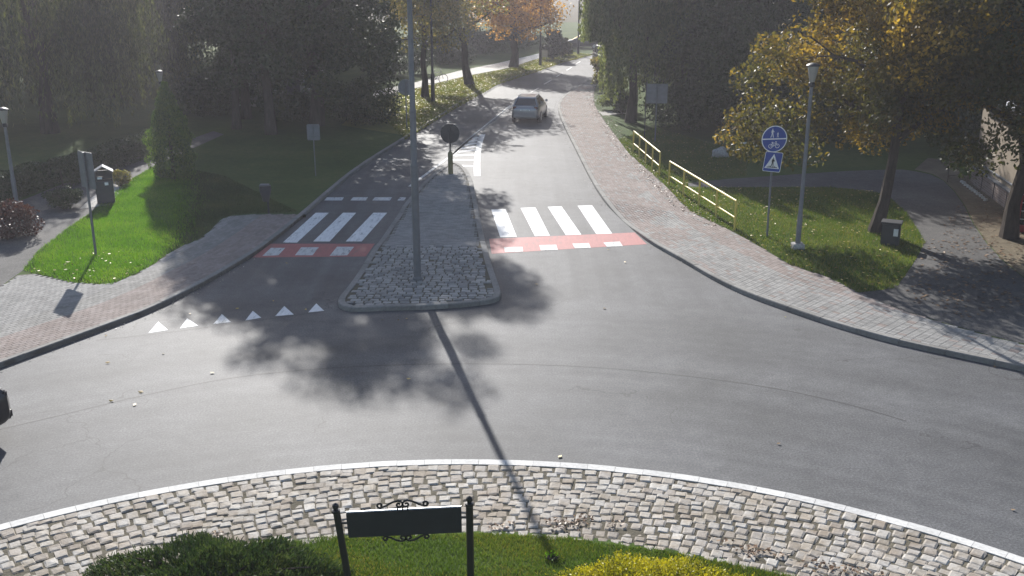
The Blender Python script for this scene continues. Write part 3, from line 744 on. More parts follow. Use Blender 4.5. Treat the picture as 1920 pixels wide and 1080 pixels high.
def crown_points(n, centre, rad, nclump, cr, shell=.55, flat=.75, extra=(), seedpts=()):
    c = np.array(centre); R3 = np.array(rad)
    d = rng.normal(0, 1, (nclump, 3)); d /= np.linalg.norm(d, axis=1)[:, None]
    t = (shell**3+(1-shell**3)*rng.uniform(0, 1, nclump))**(1/3)
    C = c+d*R3*t[:, None]*rng.uniform(.8, 1.08, (nclump, 1))
    if len(seedpts): C = np.concatenate([C, np.array(seedpts)])
    if len(extra): C = np.concatenate([C, np.array(extra)])
    sz = cr*rng.uniform(.6, 1.3, len(C)); w = sz**2; k = rng.choice(len(C), n, p=w/w.sum())
    q = rng.normal(0, 1, (n, 3)); q /= np.linalg.norm(q, axis=1)[:, None]; q *= (rng.uniform(0, 1, n)**.45)[:, None]; q[:, 2] *= flat
    return C[k]+q*sz[k][:, None]
def make_tree(name, label, loc, h, rad, z0, leaf, nleaf, size, trunk_r=.2, bark='bark', lean=(0, 0), nl=9, seed=1, nclump=90, cr=.9, shell=.5, rz=0, group=None, cat='tree', extra=(), cut=None, sq=1.0, fork=.35):
    global rng; rng = np.random.default_rng(seed*17+3)
    o = empty(name, (loc[0], loc[1], LZ), rz); tag(o, label, cat, group)
    paths, ends = grow(h, rad, z0, trunk_r, lean, nl, seed, fork)
    limb_mesh(paths).build('trunk', M[bark], o, True)
    cz = (h+z0)/2
    P = crown_points(nleaf, (lean[0]*.6, lean[1]*.6, cz), (rad, rad*sq, (h-z0)/2), nclump, cr, shell, extra=extra, seedpts=[tuple(e) for e in ends])
    if cut is not None: P = P[cut(P)]
    P = P[P[:, 2] > .15]
    V, F = leaf_quads(P, size*rng.uniform(.7, 1.25, len(P)), .4)
    npobj('crown', V, F, M[leaf], o); return o
def copy_thing(o, loc, rz, scale, label, zs=None):
    c = o.copy(); link(c); c.location = (loc[0], loc[1], LZ); c.rotation_euler = (0, 0, rz); c.scale = (scale, scale, zs or scale); c['label'] = label
    for ch in o.children:
        d = ch.copy(); link(d, c)
        for g2 in ch.children: e = g2.copy(); link(e, d)
    return c
def make_hanging(name, label, loc, h, rad, zlow, leaf, nstrand, per, size, trunk_r, bark, seed=3, group=None, length=(2.5, 7), inner=.25, rz=0, asp=.22, lean=(0, 0), xmin=-99, cut=None):
    """weeping crown: strands of narrow leaves hanging from limbs"""
    global rng; rng = np.random.default_rng(seed*17+3)
    o = empty(name, (loc[0], loc[1], LZ), rz); tag(o, label, 'tree', group)
    paths, ends = grow(h, rad, h*.4, trunk_r, lean, 11, seed)
    limb_mesh(paths).build('trunk', M[bark], o, True)
    nb = max(14, nstrand//14); ba = rng.uniform(0, 2*math.pi, nb); br = rad*np.sqrt(rng.uniform(inner, 1, nb))
    bz = h*.98-(br/rad)**2*h*.30-rng.uniform(0, h*.42, nb)
    k = rng.integers(0, nb, nstrand); x = np.cos(ba)[k]*br[k]+rng.normal(0, .45, nstrand); y = np.sin(ba)[k]*br[k]+rng.normal(0, .45, nstrand)
    z = bz[k]+rng.normal(0, .4, nstrand); L = rng.uniform(*length, nstrand); L = np.minimum(L, z-zlow-rng.uniform(0, 1.5, nstrand)); L = np.maximum(L, .8)
    t = rng.uniform(0, 1, (nstrand, per)); x = np.clip(x, xmin, None); sway = rng.normal(0, .10, (nstrand, 2))
    P = np.stack([x[:, None]+sway[:, :1]*t*L[:, None]+rng.normal(0, .045, t.shape), y[:, None]+sway[:, 1:]*t*L[:, None]+rng.normal(0, .045, t.shape), z[:, None]-t*L[:, None]], -1).reshape(-1, 3)
    P = P[P[:, 2] > .1]
    if cut is not None: P = P[cut(P)]
    V, F = leaf_quads(P, size*rng.uniform(.7, 1.3, len(P)), 0, asp, axis=np.array([[0, 0, -1.0]]))
    npobj('crown', V, F, M[leaf], o); return o

T_DARK = 'dark park trees'
# the big low tree left of the road whose crown shades the roundabout
make_tree('linden_tree', 'tallest dark linden left of the road with branches hanging almost to the ground', (-10.3, 53.5), 18.7, 5.3, .7, 'leaf_linden', 125000, .21, .34, 'bark', nl=16, seed=5, nclump=330, cr=.95, shell=.3, cut=lambda P: ~((P[:, 0] > 4.6) & (P[:, 2] < 6.8)), fork=.2)
dk = make_tree('broadleaf_tree', 'slim dark tree on the left lawn set back between big linden and hedge', (-14.6, 56), 15.5, 2.9, 1.6, 'leaf_dark', 30000, .22, .24, nl=10, seed=8, nclump=95, cr=1.0, shell=.3, group=T_DARK)
wide = make_tree('broadleaf_tree', 'broad dark tree behind the kiosk on the far left lawn', (-18, 86), 16, 6.0, 1.0, 'leaf_dark', 42000, .30, .30, nl=12, seed=12, nclump=120, cr=1.5, shell=.4, group=T_DARK)
n_ = 0
for (x, y, rz, s, lb) in [(-27, 82, .7, 1.0, 'dark tree behind the third willow on the left'), (-36, 74, 1.9, 1.05, 'dark tree behind the leftmost willow'), (-14.2, 69, 1.1, .85, 'dark tree directly behind the big linden'), (-20.5, 75, 2.6, .95, 'dark tree behind the kiosk nearest the willows'), (-20, 100, 2.7, .95, 'dark tree behind the pale path left of the leaning trunk'),
        (-22, 104, 3.4, 1.1, 'dark tree farthest back behind the kiosk'), (-12, 127, 4.1, .95, 'dark tree behind the orange tree at the path'), (-33, 98, 5.0, 1.15, 'dark tree farthest back on the left edge'),
        (1.5, 121, 5.6, .6, 'dark tree behind the far bend beside the farthest lamp post'), (-1.5, 131, 2.6, .75, 'dark tree far behind the notice board'), (-6, 140, 5.6, 1.0, 'dark tree far beyond the bend left of the road'), (-10, 124, 1.2, 1.2, 'dark tree far behind the pale path'), (14, 132, .3, 1.1, 'dark tree closing the far end of the road'),
        (-46, 66, 2.2, 1.1, 'dark tree beyond the left edge behind the willows'),
        (9.8, 59, .5, .72, 'dark tree beside the birch behind the shorter railing'), (11.6, 49.5, 4.2, .6, 'dark tree behind the park lamp and blue sign'), (12.5, 62, 2.0, .85, 'dark tree directly behind the square sign on the right'), (18.5, 58, 3.0, .85, 'dark tree behind the blue round sign'), (16, 73, 4.4, 1.0, 'dark tree deep in the right wood behind the sign back'),
        (24.5, 53, 5.4, .85, 'dark tree behind the yellow maple'), (27, 64, .9, 1.05, 'dark tree deep behind the yellow maple'), (33, 50, 1.6, .95, 'dark tree behind the tan building'), (13.5, 90, .2, 1.0, 'dark tree behind the birch along the road'),
        (23, 84, 2.4, 1.1, 'dark tree deepest in the right wood'), (40, 60, 3.7, 1.1, 'dark tree beyond the right edge'), (21, 108, 4.9, 1.1, 'dark tree far right of the road end')]:
    copy_thing(wide, (x, y), rz, s, lb)
for (x, y, rz, s, lb) in [(-14.2, 52.3, .4, .85, 'slim dark tree close behind the conifer on its right'), (-12.0, 50.5, 3.1, 1.06, 'slim dark tree in front of the kiosk left of the small sign back'), (10.2, 70, 1.2, .95, 'slim dark tree behind the birch'), (14.3, 54.5, 3.9, .75, 'slim dark tree at the front of the right wood'), (21.5, 47, 2.2, .62, 'slim dark tree left behind the maple trunk')]:
    copy_thing(dk, (x, y), rz, s, lb)

# willows on the left
wil = make_hanging('willow_tree', 'weeping willow behind the left park lamp', (-23.2, 51), 13.5, 5.0, .6, 'leaf_willow', 1500, 62, .26, .38, 'bark', seed=21, group='weeping willows')
copy_thing(wil, (-31.5, 52), 2.1, .95, 'weeping willow at the left edge of the lawn')
copy_thing(wil, (-25.5, 66), 4.0, 1.0, 'weeping willow behind the far park lamp and hedge')

# road-side row on the left
row = 'autumn trees along the verge'
make_tree('linden_tree', 'straight verge tree with brownish green crown beside a lamp post', (-5.6, 65.7), 10.5, 3.0, 2.9, 'leaf_gold', 9500, .22, .23, 'bark', nl=9, seed=31, nclump=60, cr=.95, group=row)
make_tree('linden_tree', 'leaning verge tree with green gold crown over the pale path', (-3.0, 73.0), 12, 3.6, 2.9, 'leaf_gold', 10500, .23, .30, 'bark', lean=(-1.8, .3), nl=10, seed=33, nclump=70, cr=1.0, group=row)
make_tree('maple_tree', 'orange autumn maple on the verge beside the pale path', (0.1, 86.5), 9.0, 4.3, 2.6, 'leaf_orange', 15000, .25, .36, 'bark', nl=12, seed=35, nclump=100, cr=1.1, group=row)

# birch beside the right footway
bx = g(1178, 232)
make_hanging('birch_tree', 'drooping birch beside the right footway hiding the far car', (bx[0]+.1, bx[1]), 13, 3.0, .9, 'leaf_birch', 1300, 60, .17, .27, 'bark', seed=41, length=(1.5, 5), inner=.02, asp=.5, cut=lambda P: ~((P[:, 0] < -1.45+.15*np.sin(P[:, 1]*4)) & (P[:, 2] < 4.3)) & ~((P[:, 0] < -2.6+.3*np.sin(P[:, 1]*5)) & (P[:, 2] < 6.5)))
# maples on the right
mx = g(1640, 436, LZ)
def cut_maple(P): return ~((P[:, 0] < -1.3) & (P[:, 1] < .55+.25*np.sin(P[:, 2]*3))) & (P[:, 2] > 1.9)
make_tree('maple_tree', 'yellow and green maple with leaning trunk beside the side path', mx, 9.8, 4.0, 2.2, 'leaf_maple', 70000, .145, .20, 'bark', lean=(.8, .3), nl=13, seed=51, nclump=110, cr=.85, shell=.35, cut=cut_maple, extra=[(-3.2, 1.4, 2.4), (-3.3, 1.6, 3.4), (-2.4, 1.2, 2.4), (-3.7, 1.3, 4.6), (-3.5, 1.2, 5.6), (-4.1, 1.6, 3.4), (-2.2, 1.0, 3.6), (-2.6, .9, 5), (-1.9, 1.0, 6.2), (-4.0, 1.7, 2.7)])
nx = g(1893, 446, LZ)
make_tree('maple_tree', 'dark trunked maple at the right edge in front of the red booth', nx, 10, 4.2, 2.4, 'leaf_right', 60000, .155, .24, 'bark', lean=(.25, .2), nl=12, seed=57, nclump=95, cr=.85, shell=.35, extra=[(-1.6, .2, 2.6), (-2.2, .6, 3.2), (-1.0, 1.0, 2.4)])

# conifer, hedges and shrubs
def make_shrub(name, label, loc, rad, h, leaf, n, size, cat='shrub', group=None, sq=1.0, up=0, asp=.5, rz=0, nclump=30, cr=.35, z=LZ, ns=5):
    o = empty(name, (loc[0], loc[1], z), rz); tag(o, label, cat, group)
    mb = MB()
    for k in range(ns):
        a = k*2.4; mb.tube([(0, 0, -.05), (math.cos(a)*rad*.3, math.sin(a)*rad*.3*sq, h*.4), (math.cos(a)*rad*.6, math.sin(a)*rad*.6*sq, h*.75)], [.03, .02, .008], 5)
    mb.build('stem', M['bark'], o)
    P = crown_points(n, (0, 0, h*.5), (rad, rad*sq, h*.5), nclump, cr*rad, .3)
    P = P[(P[:, 2] > .02)]
    V, F = leaf_quads(P, size*rng.uniform(.6, 1.3, len(P)), -up, asp)
    npobj('foliage', V, F, M[leaf], o); return o
tx = g(326, 337, LZ)
t = empty('thuja', (*tx, LZ)); tag(t, 'green columnar conifer between the left lawn and the dark trees', 'conifer')
MB().tube([(0, 0, -.1), (.02, 0, 1.5), (0, .02, 3.4)], [.09, .06, .015], 7).build('trunk', M['bark'], t, True)
n_ = 15000; z_ = rng.uniform(.03, 1, n_)**.9; r_ = .80*np.minimum(1, (1-z_)*1.6+.10)*np.minimum(1, .7+z_*2)*(rng.uniform(.25, 1, n_)**.5); a_ = rng.uniform(0, 6.28, n_); r_ *= 1+.22*np.sin(a_*5+z_*9)+.12*np.sin(z_*31+a_*2)
P = np.c_[r_*np.cos(a_), r_*np.sin(a_), z_*3.75]; V, F = leaf_quads(P, .12*rng.uniform(.6, 1.4, n_), -1.6, .35); npobj('foliage', V, F, M['leaf_thuja'], t)

def hedge(label, A_, B_, h, w, n, leaf, seed):
    a = Vector((*A_, LZ)); b = Vector((*B_, LZ)); d = b-a; L = d.length
    o = empty('hedge', a, math.atan2(d.y, d.x)); tag(o, label, 'hedge')
    x = rng.uniform(0, L, n); s = rng.uniform(-1, 1, n); zt = rng.uniform(0, 1, n); top = rng.uniform(0, 1, n) < .45
    hh = h*(1+.06*np.sin(x*1.7)+.05*np.sin(x*4.1))
    P = np.c_[x, np.where(top, s, np.sign(s))*w/2*(1+rng.normal(0, .08, n)), np.where(top, hh, zt*hh)+rng.normal(0, .03, n)]
    V, F = leaf_quads(P, .10*rng.uniform(.6, 1.3, n), 0, .6); npobj('foliage', V, F, M[leaf], o)
    mb = MB()
    for k in range(int(L/.7)): mb.tube([(k*.7+.3, 0, -.02), (k*.7+.33, .05, h*.8)], [.03, .012], 5)
    mb.build('stem', M['bark'], o)['kind'] = 'stuff'
hedge('low clipped hedge running behind the left path to the conifer', g(110, 352, LZ), g(292, 284, LZ), .9, .8, 16000, 'leaf_dark', 1)
hedge('low clipped hedge at the left edge behind the park lamp', g(-60, 395, LZ), g(82, 350, LZ), .9, .8, 12000, 'leaf_dark', 2)

make_shrub('shrub', 'dark red leaved shrub at the left edge below the park lamp', g(26, 445, LZ), .85, 1.1, 'leaf_red', 5000, .09, nclump=26, cr=.4)
make_shrub('shrub', 'dark shrub left of the litter bin behind the sign pole', g(120, 392, LZ), .6, .8, 'leaf_dark', 3000, .09)
make_shrub('shrub', 'small pale leaved shrub right of the litter bin', g(228, 348, LZ), .4, .55, 'leaf_gold', 1500, .08)
make_shrub('shrub', 'low dark shrub below the big linden at the road', g(690, 228, LZ), 2.3, 2.0, 'leaf_linden', 9000, .16, nclump=40)
make_shrub('shrub', 'low dark shrub left of the big linden in front of the kiosk', g(560, 226, LZ), 1.9, 1.5, 'leaf_linden', 7000, .16, nclump=36)
make_shrub('shrub', 'bushy shrub at the foot of the birch', g(1152, 205, LZ), 1.0, 2.3, 'leaf_birch', 6000, .14, nclump=30)
make_shrub('shrub', 'dark round shrub beside the birch trunk', g(1166, 214, LZ), .7, 1.3, 'leaf_dark', 3500, .13)
make_shrub('shrub', 'pale leaved young tree poking over the footway at the birch', g(1135, 172, LZ), 1.0, 2.4, 'leaf_gold', 2600, .20, nclump=18, cr=.35)
make_shrub('shrub', 'tall rounded dark shrub on the far verge behind the notice board', g(1036, 112, LZ), 1.0, 2.6, 'leaf_linden', 7000, .22, nclump=36)
make_shrub('shrub', 'rounded brownish shrub on the far verge nearest the road end', g(1055, 105, LZ), .85, 1.6, 'leaf_right', 6000, .22, nclump=34)
make_shrub('shrub', 'dark shrub behind the grass strip right of the maple', g(1835, 296, LZ), 2.0, 2.6, 'leaf_dark', 7000, .17, nclump=40)
make_shrub('shrub', 'dark undergrowth bush in the right wood behind the sign back', g(1290, 240, LZ), 2.4, 2.4, 'leaf_dark', 8000, .17, nclump=40)
make_shrub('shrub', 'dark undergrowth bush in the right wood behind the blue sign', g(1430, 236, LZ), 2.8, 2.4, 'leaf_dark', 8000, .17, nclump=40)
make_shrub('shrub', 'dark undergrowth bush behind the yellow maple crown', g(1600, 262, LZ), 2.6, 2.2, 'leaf_dark', 8000, .17, nclump=40)
for k, (px, py, r, lb) in enumerate([(470, 196, 2.4, 'dark bush behind the kiosk at its left'), (830, 118, 2.6, 'dark bush behind the pale path by the leaning tree'), (905, 100, 3.0, 'dark bush behind the pale path by the orange tree'), (965, 92, 3.0, 'dark bush behind the pale path at the notice board'), (400, 215, 2.4, 'dark bush on the left lawn behind the conifer'), (740, 140, 2.4, 'dark bush behind the street pole on the left')]):
    make_shrub('shrub', lb, g(px, py, LZ), r, 2.4, 'leaf_dark', 6000, .2, nclump=34)

# island planting
def spiky(name, label, c, rx, ry, h, leaf, n, size, cat, asp, up, per=7):
    z = z_isl(*c); o = empty(name, (*c, z)); tag(o, label, cat)
    a = rng.uniform(0, 6.28, n); r = np.sqrt(rng.uniform(0, 1, n)); x = r*np.cos(a)*rx*(1+.1*np.sin(a*5)); y = r*np.sin(a)*ry*(1+.1*np.sin(a*7+1))
    mound = h*(1-r**2.6)*(.72+.28*np.sin(x*3.3+1)*np.cos(y*4.1))+.03
    tip = np.c_[x, y, mound+rng.normal(0, .035, n)]; dirn = np.c_[np.cos(a)*r*.8+rng.normal(0, .3, n), np.sin(a)*r*.8+rng.normal(0, .3, n), np.full(n, 1.0)]; dirn /= np.linalg.norm(dirn, axis=1)[:, None]
    L = rng.uniform(.10, .22, n)
    P = []; D = []
    for k in range(per):
        P.append(tip-dirn*(L*k/per)[:, None]+rng.normal(0, .010, (n, 3))); D.append(dirn)
    P = np.concatenate(P); D = np.concatenate(D); V, F = leaf_quads(P, size*rng.uniform(.7, 1.3, len(P)), 0, asp, axis=D*up)
    npobj('foliage', V, F, M[leaf], o)
    mb = MB()
    for k in range(9): q = k*.7; mb.tube([(0, 0, -.03), (math.cos(q)*rx*.4, math.sin(q)*ry*.4, h*.4), (math.cos(q)*rx*.75, math.sin(q)*ry*.75, h*.5)], [.025, .016, .006], 5)
    mb.build('stem', M['bark'], o)
    return o
spiky('juniper', 'dark green creeping juniper left of the name board on the island', g(400, 1074, .3), 1.75, 1.05, .52, 'leaf_juniper', 3800, .06, 'shrub', .28, 1.3, 9)
spiky('golden_shrub', 'low golden leaved shrub right of the name board on the island', g(1225, 1098, .3), 1.36, .85, .36, 'leaf_yellow', 3600, .036, 'shrub', .6, .5, 6)
spiky('weed', 'small pale weed in the island grass', g(1035, 1050, .12), .14, .10, .10, 'blade', 26, .05, 'weed', .4, .6, 3)

# ------------------------------------------------------------------ street furniture
def pole(parent, name, h, r0, r1, m, z0=0.0, n=12):
    return MB().tube([(0, 0, z0-.05), (0, 0, z0+h)], [r0, r1], n).build(name, m, parent, True)
# tall stepped street pole on the splitter island
c = g(783, 523, .12); t = empty('street_pole', (*c, .115)); tag(t, 'tall grey stepped steel pole standing on the cobbled splitter island', 'street pole')
MB().lathe([(.13, -.02), (.13, .05), (.10, .07), (.098, .5), (.098, 3.0)], n=16).build('lower_tube', M['pole'], t, True)
MB().lathe([(.098, 3.0), (.104, 3.01), (.104, 3.06), (.083, 3.12), (.080, 4.4)], n=16).build('middle_tube', M['pole'], t, True)
MB().lathe([(.080, 4.4), (.086, 4.41), (.086, 4.46), (.070, 4.52), (.062, 7.45), (.0, 7.5)], n=16).build('upper_tube', M['pole'], t, True)
MB().box((0, -.101, .75), (.09, .012, .32), bev=.003).build('access_door', M['pole'], t)

def park_lamp(label, loc, h, group=None, first=None, rz=0.0):
    t = empty('park_lamp', (*loc, LZ), rz); tag(t, label, 'street lamp', group)
    MB().box((0, 0, .05), (.34, .34, .24), bev=.02).build('base', M['concrete'], t)
    MB().lathe([(.075, .1), (.075, 1.0), (.062, 1.05), (.048, h-.62), (.048, h-.6)]).build('pole', M['pole'], t, True)
    MB().lathe([(.05, h-.64), (.085, h-.62), (.085, h-.52), (.06, h-.5)], n=12).build('collar', M['pole_dark'], t, True)
    MB().lathe([(.075, h-.5), (.16, h-.07), (.155, h-.06)], n=12).build('lamp_shade', M['lamp_glass'], t, True)
    MB().lathe([(.19, h-.06), (.20, h-.045), (.18, h-.02), (.06, h+.03), (.0, h+.035)], n=12).build('lamp_cap', M['pole_dark'], t, True)
    return t
pl = 'park lamps with lantern heads'
park_lamp('tall park lamp on a concrete base beside the blue signs', g(1495, 466, LZ), 5.35, pl)
park_lamp('short park lamp at the left edge above the red shrub', g(32, 388, LZ), 3.4, pl)
park_lamp('park lamp rising behind the conifer in front of the willows', (-17.1, 50), 3.15, pl)

def street_lamp(label, loc, h, group):
    t = empty('street_lamp', (*loc, LZ)); tag(t, label, 'street lamp', group)
    MB().lathe([(.12, -.05), (.12, 1.6), (.08, 1.7), (.055, h)], n=10).build('pole', M['pole_dark'], t, True)
    MB().tube([(0, 0, h-.05), (.5, -.1, h+.35), (1.3, -.3, h+.45)], [.045, .04, .035], 8).build('arm', M['pole_dark'], t, True)
    MB().box((1.55, -.35, h+.44), (.6, .2, .12), rz=-.2, bev=.03).build('lamp_head', M['pole'], t)
    return t
for px, py, h, lb in [(812, 190, 8, 'street lamp post beside the straight verge tree'), (1013, 123, 8, 'street lamp post beside the notice board on the far verge'), (1084, 102, 5.0, 'farthest street lamp post on the verge at the road end')]:
    street_lamp(lb, g(px, py, LZ), h, 'street lamps along the verge')

def plate_round(r, n=32): return [(r*math.cos(2*math.pi*k/n), r*math.sin(2*math.pi*k/n)) for k in range(n)]
def plate_rect(w, h, r=.05):
    out = []
    for cx, cz, a0 in ((w/2-r, h/2-r, 0), (-w/2+r, h/2-r, 90), (-w/2+r, -h/2+r, 180), (w/2-r, -h/2+r, 270)):
        for k in range(5): a = R(a0+k*22.5); out.append((cx+r*math.cos(a), cz+r*math.sin(a)))
    return out
def back_sign(name, label, base, h, shape, zc, rz, group='signs seen from behind', z=LZ, pr=.032, tilt=0.0, pm='pole'):
    """sign facing away from the camera, clamped to a post"""
    t = empty(name, (*base, z), rz); t.rotation_euler = (tilt, 0, rz); tag(t, label, 'road sign', group)
    pole(t, 'post', h, pr, pr, M[pm])
    mb = MB(); mb.prism([(p[0], p[1]+zc) for p in shape], pr+.012, pr+.016); mb.build('sign_plate', M['sign_back'], t)
    big = [(p[0]*1.0, p[1]+zc) for p in shape]
    rim = MB(); k = len(shape)
    v = [(p[0], pr+.006, p[1]+zc) for p in shape]+[(p[0]*1.02, pr+.006, p[1]*1.02+zc) for p in shape]+[(p[0]*1.02, pr+.022, p[1]*1.02+zc) for p in shape]
    rim.add(v, [(i, (i+1) % k, (i+1) % k+k, i+k) for i in range(k)]+[(i+k, (i+1) % k+k, (i+1) % k+2*k, i+2*k) for i in range(k)]); rim.build('rim', M['pole'], t)
    zz = max(abs(p[1]) for p in shape)*.55
    for s in (-1, 1): MB().box((0, pr+.004, zc+s*zz), (.22, .014, .04), bev=.003).build('clamp', M['pole'], t)
    return t
back_sign('road_sign', 'tall rectangular grey sign back standing on the lit left grass', g(180, 478, LZ), 2.98, plate_rect(.72, 1.02), 2.47, R(-37), pr=.035)
back_sign('road_sign', 'small rectangular sign back in the shade left of the left carriageway', g(592, 330, LZ), 2.05, plate_rect(.50, .62), 1.74, 0, pr=.022)
back_sign('road_sign', 'round sign back just left of the street pole on the verge', g(763, 244, LZ), 2.55, plate_round(.40), 2.15, R(-8))
back_sign('road_sign', 'large square sign back on the right behind the yellow railing', g(1228, 266, LZ), 2.72, plate_rect(.97, .90, .04), 2.27, R(-6))
t = empty('thin_post', (*g(1208, 261, LZ), LZ)); tag(t, 'thin dark post just left of the large square sign back', 'post')
pole(t, 'post', 2.7, .025, .025, M['pole_dark']); MB().lathe([(.03, 2.66), (.03, 2.72), (.01, 2.74)], n=8).build('cap', M['pole_dark'], t)
# keep-right sign on a bollard at the tip of the splitter
c = g(845, 326, .1); t = empty('keep_right_sign', (*c, .1)); tag(t, 'dark round sign back on a thick yellowish bollard at the island tip', 'road sign', 'signs seen from behind')
MB().lathe([(.10, -.05), (.10, .82), (.08, .88), (.035, .93)], n=14).build('bollard', mat_plain('faded_yellow_bollard', (.16, .145, .06), .6), t, True)
MB().tube([(0, 0, .9), (0, 0, 1.95)], .032, 10).build('post', M['pole_dark'], t, True)
MB().prism([(p[0], p[1]+1.62) for p in plate_round(.385)], .035, .04).build('sign_plate', M['pole_dark'], t)
MB().box((0, .03, 1.62), (.2, .014, .05), bev=.003).build('clamp', M['pole_dark'], t)

# blue footpath-and-cycle sign with the zebra sign below it
c = g(1438, 444, LZ); t = empty('road_sign', (*c, LZ)); t.rotation_euler = (0, R(-.5), R(8)); tag(t, 'blue round footpath and cycle sign above a square zebra crossing sign', 'road sign')
pole(t, 'post', 3.40, .032, .032, M['pole'])
d = MB(); d.prism([(p[0], p[1]+3.030) for p in plate_round(.40, 40)], -.05, -.046); disc = d.build('round_plate', M['blue'], t)
def flat(name, polys, m, parent, y=-.0525):
    mb = MB()
    for p in polys: mb.prism(p, y, y+.002)
    return mb.build(name, m, parent)
k = 40; v = []
for r in (.372, .40):
    for a in plate_round(r, k): v.append((a[0], -.0525, a[1]+3.030))
mb = MB(); mb.add(v, [(i, (i+1) % k, (i+1) % k+k, i+k) for i in range(k)]); mb.build('white_ring', M['white'], disc)
flat('white_bar', [[(-.37, 3.015), (.37, 3.015), (.37, 3.050), (-.37, 3.050)]], M['white'], disc)
def figure(cx, z0, h, s=1):
    q = lambda pts: [(cx+s*x*h, z0+z*h) for x, z in pts]
    return [q([(.06*math.cos(a*.7854), .93+.065*math.sin(a*.7854)) for a in range(8)]), q([(-.09, .84), (.06, .85), (.10, .70), (.08, .46), (-.09, .46)]),
            q([(-.09, .46), (.0, .46), (-.02, .24), (-.14, .0), (-.22, .02), (-.11, .26)]), q([(-.0, .46), (.08, .46), (.12, .25), (.17, .0), (.08, .0), (.04, .24)]),
            q([(.06, .84), (.22, .62), (.19, .58), (.06, .74)]), q([(-.09, .84), (-.15, .58), (-.11, .56), (-.05, .74)])]
flat('adult_symbol', figure(-.07, 3.075, .27), M['white'], disc); flat('child_symbol', figure(.10, 3.075, .16, -1), M['white'], disc)
bike = []
def ring_strip(cx, cz, r, w, n=18):
    for i in range(n):
        a, b = 2*math.pi*i/n, 2*math.pi*(i+1)/n
        bike.append([(cx+r*math.cos(a), cz+r*math.sin(a)), (cx+r*math.cos(b), cz+r*math.sin(b)), (cx+(r-w)*math.cos(b), cz+(r-w)*math.sin(b)), (cx+(r-w)*math.cos(a), cz+(r-w)*math.sin(a))])
def bar2(a, b, w=.016):
    d = Vector((b[0]-a[0], b[1]-a[1])).normalized(); n_ = (-d.y*w/2, d.x*w/2)
    bike.append([(a[0]+n_[0], a[1]+n_[1]), (a[0]-n_[0], a[1]-n_[1]), (b[0]-n_[0], b[1]-n_[1]), (b[0]+n_[0], b[1]+n_[1])])
for sx in (-.105, .105): ring_strip(sx, 2.820, .068, .016)
for a, b in [((-.105, 2.820), (-.05, 2.910)), ((-.05, 2.910), (.06, 2.910)), ((-.05, 2.910), (-.0, 2.820)), ((0, 2.820), (.06, 2.910)), ((.105, 2.820), (.055, 2.940)), ((-.105, 2.820), (0, 2.820)), ((.03, 2.950), (.085, 2.950)), ((-.06, 2.930), (-.045, 2.900)), ((-.085, 2.935), (-.03, 2.935))]: bar2(a, b)
flat('bicycle_symbol', bike, M['white'], disc)
sq = MB(); SC = 2.34; rot = lambda P: [(x*math.cos(R(-7))-z*math.sin(R(-7)), SC+x*math.sin(R(-7))+z*math.cos(R(-7))) for x, z in P]
sq.prism(rot(plate_rect(.56, .60, .04)), -.05, -.046); sqo = sq.build('square_plate', M['blue'], t)
a_ = rot(plate_rect(.56, .60, .04)); b_ = rot(plate_rect(.53, .57, .035)); k = len(a_)
mb = MB(); mb.add([(p[0], -.0525, p[1]) for p in b_]+[(p[0], -.0525, p[1]) for p in a_], [(i, (i+1) % k, (i+1) % k+k, i+k) for i in range(k)]); mb.build('white_border', M['white'], sqo)
flat('white_triangle', [rot([(-.235, -.20), (.235, -.20), (.0, .245)])], M['white'], sqo)
fig = figure(.0, -.165, .30)
flat('walking_figure', [rot(p) for p in fig]+[rot([(-.17, -.175), (.17, -.175), (.165, -.155), (-.165, -.155)])]+[rot([(-.10+q*.06, -.155), (-.075+q*.06, -.155), (-.09+q*.06, -.12), (-.11+q*.06, -.12)]) for q in range(4)], M['black'], sqo, -.0548)

# yellow railings
def railing(label, pts):
    e0, e1 = g(*pts[0], LZ), g(*pts[-1], LZ); k_ = len(pts)-1; b = [(e0[0]+(e1[0]-e0[0])*i/k_, e0[1]+(e1[1]-e0[1])*i/k_) for i in range(k_+1)]; t = empty('railing', (*b[0], LZ)); tag(t, label, 'railing', 'yellow tube railings along the footway')
    L = [Vector((p[0]-b[0][0], p[1]-b[0][1], 0)) for p in b]; H = .94
    for p in L: MB().tube([p+Vector((0, 0, -.1)), p+Vector((0, 0, H))], .036, 8).build('post', M['yellow'], t, True)
    for a, c_ in zip(L[:-1], L[1:]):
        d = (c_-a).normalized()*.0
        MB().tube([a+Vector((0, 0, H+.02)), c_+Vector((0, 0, H+.02))], .035, 8).build('top_rail', M['yellow'], t, True)
        MB().tube([a+Vector((0, 0, .42)), c_+Vector((0, 0, .42))], .028, 8).build('lower_rail', M['yellow'], t, True)
railing('shorter yellow railing farther up the right footway', [(1187, 286), (1198, 295), (1210, 306), (1222, 317), (1236, 331)])
railing('longer yellow railing nearer the zebra crossing', [(1254, 350), (1275, 368), (1300, 391), (1331, 413), (1377, 433)])

